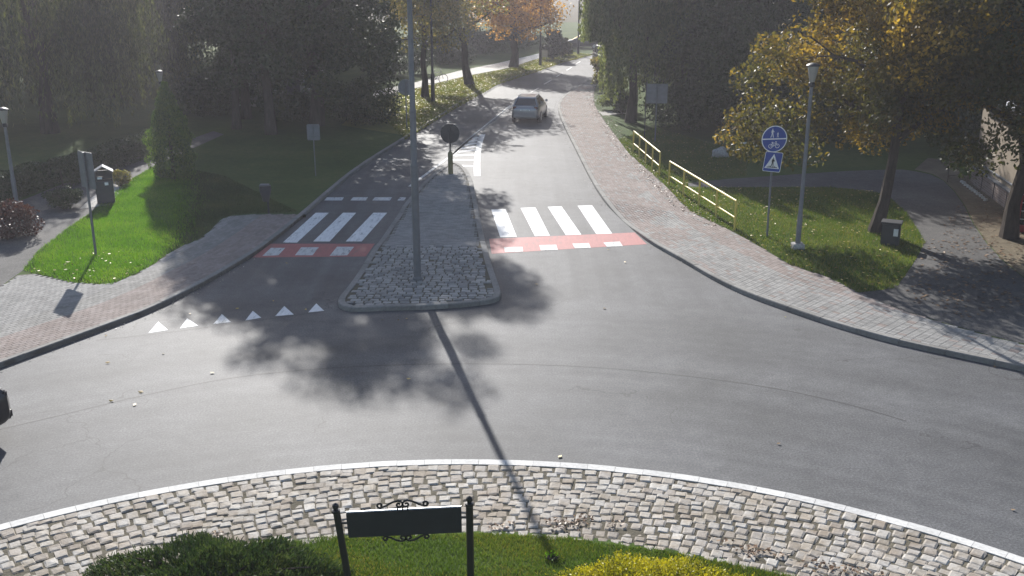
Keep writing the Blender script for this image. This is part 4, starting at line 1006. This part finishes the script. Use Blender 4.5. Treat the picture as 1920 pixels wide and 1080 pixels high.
# litter bin with gable roof on the left
c = g(200, 381, LZ); t = empty('litter_bin', (*c, LZ+.01), R(20)); tag(t, 'dark roofed litter bin with two white notices beside the left path', 'litter bin')
MB().box((0, 0, .42), (.52, .44, .80), bev=.02).build('body', M['bin'], t)
for s in (-1, 1): MB().box((s*.27, 0, .60), (.04, .40, 1.15), bev=.008).build('side_panel', M['pole_dark'], t)
for s in (-1, 1):
    MB().box((s*.165, 0, 1.225), (.40, .50, .03), M=Matrix.Rotation(s*R(32), 4, 'Y'), bev=.006).build('roof_panel', M['sign_back'], t)
MB().box((0, .2, .98), (.5, .03, .30)).build('rear_panel', M['bin'], t)
MB().box((-.12, -.226, .93), (.15, .006, .07)).build('white_notice', M['white'], t); MB().box((.08, -.226, .72), (.12, .006, .10)).build('white_notice', M['white'], t)
MB().box((-.12, -.21, .93), (.2, .02, .12)).build('notice_backing', M['bin'], t)
# dark bin beside the maple trunk
c = g(1668, 458, LZ); t = empty('litter_bin', (*c, LZ), R(-25)); tag(t, 'low dark litter bin with a pale notice beside the maple trunk', 'litter bin')
MB().box((0, 0, .33), (.52, .42, .66), bev=.02).build('body', M['pole_dark'], t); MB().box((0, 0, .69), (.60, .50, .05), bev=.015).build('lid', M['pole_dark'], t)
MB().box((.15, -.214, .42), (.13, .006, .22)).build('pale_notice', M['alu'], t)
# small dark bin on a post by the left crossing
c = g(504, 400, LZ); t = empty('post_bin', (*c, LZ)); tag(t, 'small dark bin on a thin post beside the left crossing', 'litter bin')
pole(t, 'post', .62, .03, .03, M['pole_dark']); MB().lathe([(.10, .42), (.20, .80), (.20, .95), (.19, .95)], c=(-.06, 0, 0), n=12).build('basket', M['bin'], t, True); MB().box((-.08, 0, .985), (.30, .22, .03), bev=.008).build('lid', M['sign_back'], t)

# dark iron name board on the island, seen from behind
NBD = 10.55
def at_depth(px, py, Y):
    x = (px-960)/FP; y = (py-540)/FP; dn = math.sin(TH)+y*math.cos(TH); fw = math.cos(TH)-y*math.sin(TH); tt = Y/fw
    return Vector((x*tt, Y, CH-dn*tt))
pl0, pl1 = at_depth(629, 949, NBD), at_depth(652, 1080, NBD); pr0, pr1 = at_depth(880, 936, NBD), at_depth(882.5, 1080, NBD)
t = empty('name_board', (pr0.x-.8, NBD, z_isl(pr0.x-.8, NBD))); tag(t, 'black iron name board on two finial posts with scroll ornaments', 'name board')
O = Vector(t.location)
def nb_post(a, b):
    d = (b-a)/(a.z-b.z); bot = a+d*(a.z-z_isl(a.x, a.y)+.1)
    mb = MB(); mb.tube([bot-O, a+d*.07-O], .043, 12); o = mb.build('post', M['black_iron'], t, True)
    f_ = MB(); f_.lathe([(.043, -.09), (.052, -.08), (.05, -.05), (.026, -.04), (.03, -.025), (.04, -.0), (.036, .02), (.016, .035), (.0, .045)], c=a-O, n=12); f_.build('finial', M['black_iron'], o, True)
nb_post(pl0, pl1); nb_post(pr0, pr1)
q = [at_depth(649, 962, NBD), at_depth(865, 951, NBD), at_depth(866, 997, NBD), at_depth(654, 1007, NBD)]
q = [p-O for p in q]
v = [p+Vector((0, -.018, 0)) for p in q]+[p+Vector((0, .018, 0)) for p in q]
MB().add(v, [(0, 1, 2, 3), (7, 6, 5, 4), (0, 4, 5, 1), (1, 5, 6, 2), (2, 6, 7, 3), (3, 7, 4, 0)]).build('board', M['board'], t)
mb = MB(); mb.tube([q[0]+Vector((0, .004, .008)), q[1]+Vector((0, .004, .008))], .011, 6); mb.build('top_trim', M['alu'], t)
mid_l, mid_r = (q[0]+q[3])/2, (q[1]+q[2])/2
for p, e in ((mid_l, pl0-O+(pl1-pl0)/(pl0.z-pl1.z)*.30), (mid_r, pr0-O+(pr1-pr0)/(pr0.z-pr1.z)*.33)):
    MB().tube([p+Vector((0, 0, .03)), Vector((e.x, e.y, p.z+.03))], .016, 8).build('bracket', M['black_iron'], t, True)
def scroll(c, w, h, sx, sz, ax):
    """one S scroll ending in two curls, in the board's plane"""
    pts = []
    for k in range(15): a = math.pi*.5+k/14*math.pi*2.3; r = h*.36*(1-.055*k); pts.append((w*.13+r*math.cos(a)*1.1, h*.40+r*math.sin(a)))
    pts = pts[::-1]
    for k in range(1, 9): s = k/9; pts.append((w*(.13+.5*s), h*(.78-.55*s*s)))
    for k in range(13): a = -math.pi*.5+k/12*math.pi*1.9; r = h*.30*(1-.06*k); pts.append((w*.80+r*math.cos(a)*1.1, h*.42+r*math.sin(a)*.9))
    return [c+Vector((ax.x*x*sx, 0, ax.z*x*sx+z*sz)) for x, z in pts]
ax = (q[1]-q[0]).normalized(); ctop = at_depth(755, 955, NBD)-O; cbot = at_depth(761, 1001, NBD)-O
mb = MB()
for s in (-1, 1): mb.tube(scroll(ctop+Vector((0, 0, .012)), .33, .13, s, 1, ax), .013, 6)
for x in (-.06, .06, 0): mb.tube([ctop+ax*x+Vector((0, 0, -.01)), ctop+ax*x+Vector((0, 0, .05))], .009, 6)
mb.build('scroll_ornament', M['black_iron'], t, True)
mb = MB()
for s in (-1, 1): mb.tube(scroll(cbot+Vector((0, 0, -.004)), .30, .115, s, -1, ax), .013, 6)
mb.tube([cbot+Vector((0, 0, .01)), cbot+Vector((0, 0, -.07))], .012, 6)
mb.build('scroll_ornament', M['black_iron'], t, True)

# ------------------------------------------------------------------ right corner: barrier, tan building, booth
a0, a1 = g(1776, 342, LZ), g(1813, 344, LZ)
t = empty('tube_barrier', (*a0, LZ), math.atan2(a1[1]-a0[1], a1[0]-a0[0])); tag(t, 'brown metal tube barrier at the end of the side path', 'barrier')
Lb = math.hypot(a1[0]-a0[0], a1[1]-a0[1]); bm_ = mat_plain('brown_barrier_paint', (.16, .13, .11), .6)
for x in (0, Lb): pole(MB() and t, 'post', .80, .03, .03, bm_).location = (x, 0, 0)
MB().tube([(-.03, 0, .80), (Lb+.03, 0, .80)], .035, 8).build('top_rail', bm_, t, True); MB().tube([(0, 0, .28), (Lb, 0, .28)], .022, 8).build('lower_rail', bm_, t, True)

def uvbrick(name, c1, c2, mortar):
    t = NT(name); tc = t.new('ShaderNodeTexCoord'); b = t.new('ShaderNodeTexBrick')
    mp = t.new('ShaderNodeMapping'); mp.inputs['Rotation'].default_value = (R(90), 0, 0); t.l(tc.outputs['Object'], mp.inputs[0]); t.l(mp.outputs[0], b.inputs[0])
    b.inputs['Color1'].default_value = (*c1, 1); b.inputs['Color2'].default_value = (*c2, 1); b.inputs['Mortar'].default_value = (*mortar, 1)
    b.inputs['Scale'].default_value = 1.0; b.inputs['Mortar Size'].default_value = .008; b.inputs['Brick Width'].default_value = .24; b.inputs['Row Height'].default_value = .08
    t.l(b.outputs[0], t.b.inputs['Base Color']); t.set(.9, 0, .2); t.bump(b.outputs['Fac'], -.5, .01); return t.m
brick = uvbrick('brick_plinth', (.22, .15, .13), (.30, .23, .205), (.34, .32, .30))
w0, w1 = Vector((*g(1819, 342, LZ), 0)), Vector((*g(1886, 392, LZ), 0)); dr = (w1-w0).normalized(); WL = 11.0; ang = math.atan2(dr.y, dr.x)
t = empty('building', (w0.x, w0.y, LZ), ang); tag(t, 'tan rendered building on a brick plinth behind the right maple', 'building')
# local x runs along the wall; the building lies on the far side (+y)
MB().box((WL/2, .06, .31), (WL, .12, .62)).build('plinth', brick, t)
MB().box((WL/2, .04, .645), (WL+.06, .22, .05), bev=.01).build('ledge', M['sign_back'], t)
MB().box((WL/2, 3.05, 1.75), (WL-.04, 5.9, 3.5)).build('wall', M['tan_wall'], t)
MB().box((WL/2, .085, .86), (WL, .10, .05), bev=.01).build('ledge', M['sign_back'], t)
for x in (6.2, 9.2):
    fr = MB(); fr.box((x, .09, 1.55), (1.3, .06, .06)); fr.box((x, .09, 2.75), (1.3, .06, .06)); fr.box((x-.62, .09, 2.15), (.06, .06, 1.14)); fr.box((x+.62, .09, 2.15), (.06, .06, 1.14)); fr.box((x, .09, 2.15), (.05, .05, 1.14))
    w_ = fr.build('window', M['white'], t); MB().box((x, .098, 2.15), (1.18, .02, 1.13)).build('pane', M['glass'], w_)
rf = MB(); rf.add([(-.4, -.5, 3.45), (WL+.4, -.5, 3.45), (WL+.4, 3.0, 4.9), (-.4, 3.0, 4.9), (-.4, 6.5, 3.45), (WL+.4, 6.5, 3.45), (-.4, -.5, 3.55), (WL+.4, -.5, 3.55), (WL+.4, 3, 5.0), (-.4, 3, 5.0), (-.4, 6.5, 3.55), (WL+.4, 6.5, 3.55)],
   [(0, 1, 2, 3), (3, 2, 5, 4), (6, 9, 8, 7), (9, 10, 11, 8), (0, 6, 7, 1), (4, 5, 11, 10), (0, 3, 9, 6), (3, 4, 10, 9), (1, 7, 8, 2), (2, 8, 11, 5)]); rf.build('roof', M['sign_back'], t)
dv = MB()
for x in (1.5, 3.0, 4.5, 6, 7.5): dv.box((x, -.006, .31), (.03, .02, .58))
dv.build('plinth_joint', M['pole_dark'], t)['kind'] = 'stuff'
n_ = Vector((dr.y, -dr.x, 0))
for k in range(11):
    p = w0+dr*(.05+k*.33)+n_*.32
    s = MB(); s.lathe([(.075, -.02), (.085, .03), (.06, .075), (.0, .09)], n=7); o = s.build('edging_stone', M['kerb_pale'], None, True)
    o.location = (p.x, p.y, LZ+.004); o.rotation_euler = (0, 0, k*1.3); o.scale = (random.uniform(.8, 1.3), random.uniform(.8, 1.1), random.uniform(.8, 1.2))
    tag(o, ('first second third fourth fifth sixth seventh eighth ninth tenth eleventh'.split()[k])+' whitewashed edging stone from the metal barrier along the tan wall', 'stone', 'whitewashed edging stones')
c = g(1934, 432, LZ); t = empty('red_booth', (*c, LZ), R(-28)); tag(t, 'red booth with pale glazing bars and white top panel at the right edge', 'booth')
MB().box((0, 0, .12), (.92, .92, .24), bev=.02).build('base', M['red_booth'], t)
for sx in (-.41, .41):
    for sy in (-.41, .41): MB().box((sx, sy, 1.2), (.09, .09, 1.95), bev=.008).build('corner_post', M['red_booth'], t)
MB().box((0, 0, 2.24), (.94, .94, .16), bev=.02).build('head', M['red_booth'], t); MB().lathe([(.60, 0), (.5, .08), (.25, .15), (0, .17)], c=(0, 0, 2.32), n=16).build('dome', M['red_booth'], t, True)
for ax_, s in (('x', -1), ('x', 1), ('y', -1), ('y', 1)):
    pn = MB(); pn.box((0, 0, 1.2), (.012, .74, 1.92) if ax_ == 'x' else (.74, .012, 1.92)); o = pn.build('pane', M['glass'], t); o.location = (s*.415, 0, 0) if ax_ == 'x' else (0, s*.415, 0)
    b_ = MB()
    for k in range(7): b_.box((0, 0, .42+k*.26), (.03, .73, .025) if ax_ == 'x' else (.73, .03, .025))
    for k in (-.18, .18): b_.box((0, k, 1.2) if ax_ == 'x' else (k, 0, 1.2), (.034, .022, 1.9) if ax_ == 'x' else (.022, .034, 1.9))
    o2 = b_.build('glazing_bar', M['alu'], o)
    lb = MB(); lb.box((0, 0, 2.235), (.02, .6, .11) if ax_ == 'x' else (.6, .02, .11)); o3 = lb.build('white_panel', M['white'], t); o3.location = (s*.467, 0, 0) if ax_ == 'x' else (0, s*.467, 0)

# kiosk behind the left trees
kc = Vector((*g(520, 199, LZ), LZ)); t = empty('kiosk', kc, R(10)); tag(t, 'low pale kiosk half hidden behind the dark trees on the left', 'kiosk')
kw = mat_plain('kiosk_wall', (.34, .33, .30), .85, 0, .2, .08, 2)
MB().box((0, 1.6, 1.3), (5.6, 3.2, 2.6)).build('wall', kw, t); MB().box((0, 1.5, 2.68), (6.3, 4.2, .16), bev=.03).build('roof', M['concrete'], t)
MB().box((.9, -.02, 1.05), (1.0, .06, 2.1)).build('door', M['bin'], t)
for x in (-2.0, -.7, 2.1):
    fr = MB(); fr.box((x, -.02, 1.0), (.95, .07, .07)); fr.box((x, -.02, 2.05), (.95, .07, .07)); fr.box((x-.45, -.02, 1.52), (.06, .07, .98)); fr.box((x+.45, -.02, 1.52), (.06, .07, .98)); w_ = fr.build('window', M['white'], t)
    MB().box((x, -.006, 1.52), (.84, .03, .98)).build('pane', M['glass'], w_)
# notice board, bicycle, boulder, small plates
c = g(1021, 114, LZ); t = empty('notice_board', (*c, LZ), R(8)); tag(t, 'small white notice board beside the far street lamp post', 'notice board')
for x in (-.2, .2): pole(t, 'leg', .9, .025, .025, M['pole']).location = (x, .02, 0)
MB().box((0, 0, .62), (.55, .03, .60), bev=.006).build('panel', M['white'], t)
c = g(818, 157, LZ); t = empty('bicycle', (*c, LZ), R(15)); tag(t, 'bicycle parked by the pale path behind the lamp post', 'bicycle')
for x in (-.52, .52):
    tor = MB(); tor.tube([(x+.33*math.cos(a*math.pi/9), 0, .34+.33*math.sin(a*math.pi/9)) for a in range(19)], .02, 6, False); tor.build('wheel', M['black'], t, True)
fr = MB()
for a, b in [((-.52, .34), (-.05, .30)), ((-.52, .34), (-.18, .80)), ((-.05, .30), (-.2, .88)), ((-.05, .30), (.36, .82)), ((-.18, .78), (.36, .82)), ((.52, .34), (.33, 1.0))]: fr.tube([(a[0], 0, a[1]), (b[0], 0, b[1])], .018, 6)
fr.build('frame', M['sign_back'], t, True); MB().box((-.21, 0, .92), (.25, .14, .06), bev=.02).build('saddle', M['black'], t); MB().tube([(.30, -.28, 1.0), (.36, 0, 1.02), (.30, .28, 1.0)], .015, 6).build('handlebar', M['black'], t, True)
c = g(1350, 294, LZ); bm = bmesh.new(); bmesh.ops.create_icosphere(bm, subdivisions=3, radius=.5)
for q_ in bm.verts:
    p = q_.co; f_ = 1+.18*math.sin(p.x*7+1)*math.cos(p.y*6)+.10*math.sin(p.z*11+p.x*5); q_.co = Vector((p.x*f_*.85, p.y*f_*.6, max(p.z*f_*.75, -.1)+.02))
me = bpy.data.meshes.new('boulder'); bm.to_mesh(me); bm.free(); me.materials.append(mat_asphalt('pale_stone', (.34, .34, .33), .2, .9)); o = link(bpy.data.objects.new('boulder', me)); o.location = (*c, LZ+.03); tag(o, 'pale boulder on the shaded lawn left of the blue sign', 'boulder')
for px, lb in ((1396, 'left one of two small pale plates on the shaded lawn'), (1415, 'right one of two small pale plates, next to the blue sign')):
    c = g(px, 284, LZ); t = empty('small_plate', (*c, LZ)); tag(t, lb, 'plate', 'small pale plates on the lawn')
    pole(t, 'post', .4, .012, .012, M['pole']).location = (0, .02, 0); MB().box((0, 0, .33), (.2, .02, .2), bev=.004).build('plate', M['white'], t)

# ------------------------------------------------------------------ cars
def car(label, loc, heading, paint, L=4.3, W=1.78, H=1.5, tail='tail'):
    """hatchback: +y is forward, origin on the ground under the middle"""
    t = empty('car', (*loc, 0), heading); tag(t, label, 'car')
    # body: rings from sill to belt line
    st = [(-.5, .70, .40, .80), (-.485, .86, .30, .93), (-.44, .93, .24, .98), (-.30, .99, .22, .98), (0, 1.0, .22, .97), (.22, 1.0, .22, .96), (.34, .98, .22, .88), (.44, .92, .23, .78), (.485, .82, .30, .68), (.5, .64, .40, .60)]
    v = []; f = []; n = 11
    for (u, w, zb, zt) in st:
        y = u*L; hw = W/2*w; m = (zb+zt)/2
        ring = [(-hw*.55, zb), (-hw*.9, zb+.02), (-hw, zb+.14), (-hw*1.0, m), (-hw*.985, zt-.12), (-hw*.90, zt-.02)]
        full = ring+[(0, zt+.02)]+[(-a, b) for a, b in ring[::-1]]
        for a, b in full: v.append((a, y, b))
    k = 13
    for i in range(len(st)-1):
        for j in range(k): f.append((i*k+j, i*k+(j+1) % k, (i+1)*k+(j+1) % k, (i+1)*k+j))
    f += [tuple(range(k)), tuple(range(len(st)*k-1, len(st)*k-k-1, -1))]
    body = MB().add(v, f).build('body', paint, t, True)
    sub = body.modifiers.new('sub', 'SUBSURF'); sub.levels = 1; sub.render_levels = 1
    # cabin
    bw, rw = W/2*.90, W/2*.66
    yb0, yb1, yr0, yr1 = -.47*L, .24*L, -.36*L, .03*L; zb_, zr = .93, H
    B = [(-bw, yb0), (bw, yb0), (bw, yb1), (-bw, yb1)]; T_ = [(-rw, yr0), (rw, yr0), (rw, yr1), (-rw, yr1)]
    cv = [(x, y, zb_) for x, y in B]+[(x, y, zr-.04) for x, y in T_]+[(x*.9, y*.94+(.0), zr) for x, y in T_]
    cab = MB().add(cv, [(i, (i+1) % 4, (i+1) % 4+4, i+4) for i in range(4)]+[(i+4, (i+1) % 4+4, (i+1) % 4+8, i+8) for i in range(4)]+[(8, 9, 10, 11)]).build('cabin', paint, t)
    bv = cab.modifiers.new('bevel', 'BEVEL'); bv.width = .04; bv.segments = 2
    def pane(i, e0=.07, e1=.93, z0=.10, z1=.90, name='window'):
        a, b, c_, d = [Vector(cv[q_]) for q_ in (i, (i+1) % 4, (i+1) % 4+4, i+4)]
        nn = (b-a).cross(d-a).normalized(); nn = nn if nn.dot((a+c_)/2-Vector((0, -.1*L, 1.1))) > 0 else -nn
        P = lambda u, w_: (a.lerp(b, u)).lerp(d.lerp(c_, u), w_)+nn*.006
        MB().add([P(e0, z0), P(e1, z0), P(e1, z1), P(e0, z1)], [(0, 1, 2, 3)]).build(name, M['glass'], t)
    pane(0, name='rear_window'); pane(2, name='windscreen')
    for s in (1, 3): pane(s, .10, .50); pane(s, .54, .88)
    for sx in (-1, 1):
        for yy in (-.30*L, .32*L):
            w_ = MB(); w_.tube([(sx*(W/2-.20), yy, .32), (sx*(W/2-.01), yy, .32)], .32, 20); o = w_.build('tyre', M['black'], t, True)
            h_ = MB(); h_.tube([(sx*(W/2-.05), yy, .32), (sx*(W/2+.0), yy, .32)], .20, 14); h_.build('rim', M['alu'], o, True)
        MB().box((sx*W/2*.70, -.474*L, .80), (.20, .10, .24), bev=.03).build('tail_light', M[tail], t)
        MB().box((sx*W/2*.68, .452*L, .64), (.30, .16, .13), bev=.03).build('headlight', M['lamp_glass'], t)
        MB().box((sx*(W/2+.06), .13*L, 1.0), (.16, .09, .12), bev=.03).build('mirror', paint, t)
    MB().box((0, -.485*L, .44), (W*.76, .12, .20), bev=.04).build('bumper', paint, t); MB().box((0, .482*L, .42), (W*.72, .12, .20), bev=.04).build('bumper', paint, t)
    MB().box((0, -.492*L, .70), (.52, .04, .11)).build('number_plate', M['white'], t)
    for sx in (-1, 1): MB().tube([(sx*rw*.9, -.33*L, zr+.03), (sx*rw*.9, 0.0, zr+.035)], .016, 6).build('roof_rail', M['alu'], t)
    return t
M['tail'] = mat_plain('red_tail_light', (.10, .012, .012), .25)
def car_paint(name, c, metal=.5, rough=.28):
    t = NT(name); t.col(c); t.set(rough, metal, .5); t.b.inputs['Coat Weight'].default_value = .6; t.b.inputs['Coat Roughness'].default_value = .08; return t.m
silver = car_paint('silver_grey_paint', (.24, .26, .29)); dark = car_paint('black_car_paint', (.012, .013, .016), .2)
c = g(984, 233); car('silver grey hatchback driving away up the shaded road', (c[0]+.3, c[1]+1.95), R(-8.7), silver, L=3.85, W=1.60, H=1.38)
c = g(1131, 124); car('dark car half hidden by the birch at the far bend', (c[0]+.4, c[1]+2.0), R(188), dark, H=1.55)
c = g(1092, 92); car('dark car parked across the far end of the road', (c[0], c[1]+.5), R(85), dark, H=1.45)
nose = Vector((*g(30, 846), 0)); rad = (Vector((nose.x-RC[0], nose.y-RC[1], 0))).normalized(); tg = Vector((-rad.y, rad.x, 0))
cp = nose+tg*(4.3/2)+rad*.80; car('dark car leaving at the left edge with only its rear corner in view', (cp.x, cp.y), math.atan2(-tg.x, tg.y)+R(14), dark, H=1.45, tail='glass')

# ------------------------------------------------------------------ haze added in place of veiling lens glare
hv = bpy.data.materials.new('haze_volume'); hv.use_nodes = True; hn = hv.node_tree.nodes; hn.remove(hn['Principled BSDF'])
pv = hn.new('ShaderNodeVolumePrincipled'); pv.inputs['Density'].default_value = HAZE_DENSITY; pv.inputs['Color'].default_value = (.93, .91, 1.0, 1); pv.inputs['Anisotropy'].default_value = .45
hv.node_tree.links.new(pv.outputs[0], hn['Material Output'].inputs['Volume'])
hz = MB(); hz.box((0, 150, 10.5), (640, 580, 23.2)); o = hz.build('haze', hv); tag(o, 'thin pale haze added to stand for veiling lens glare', 'haze', kind='stuff')
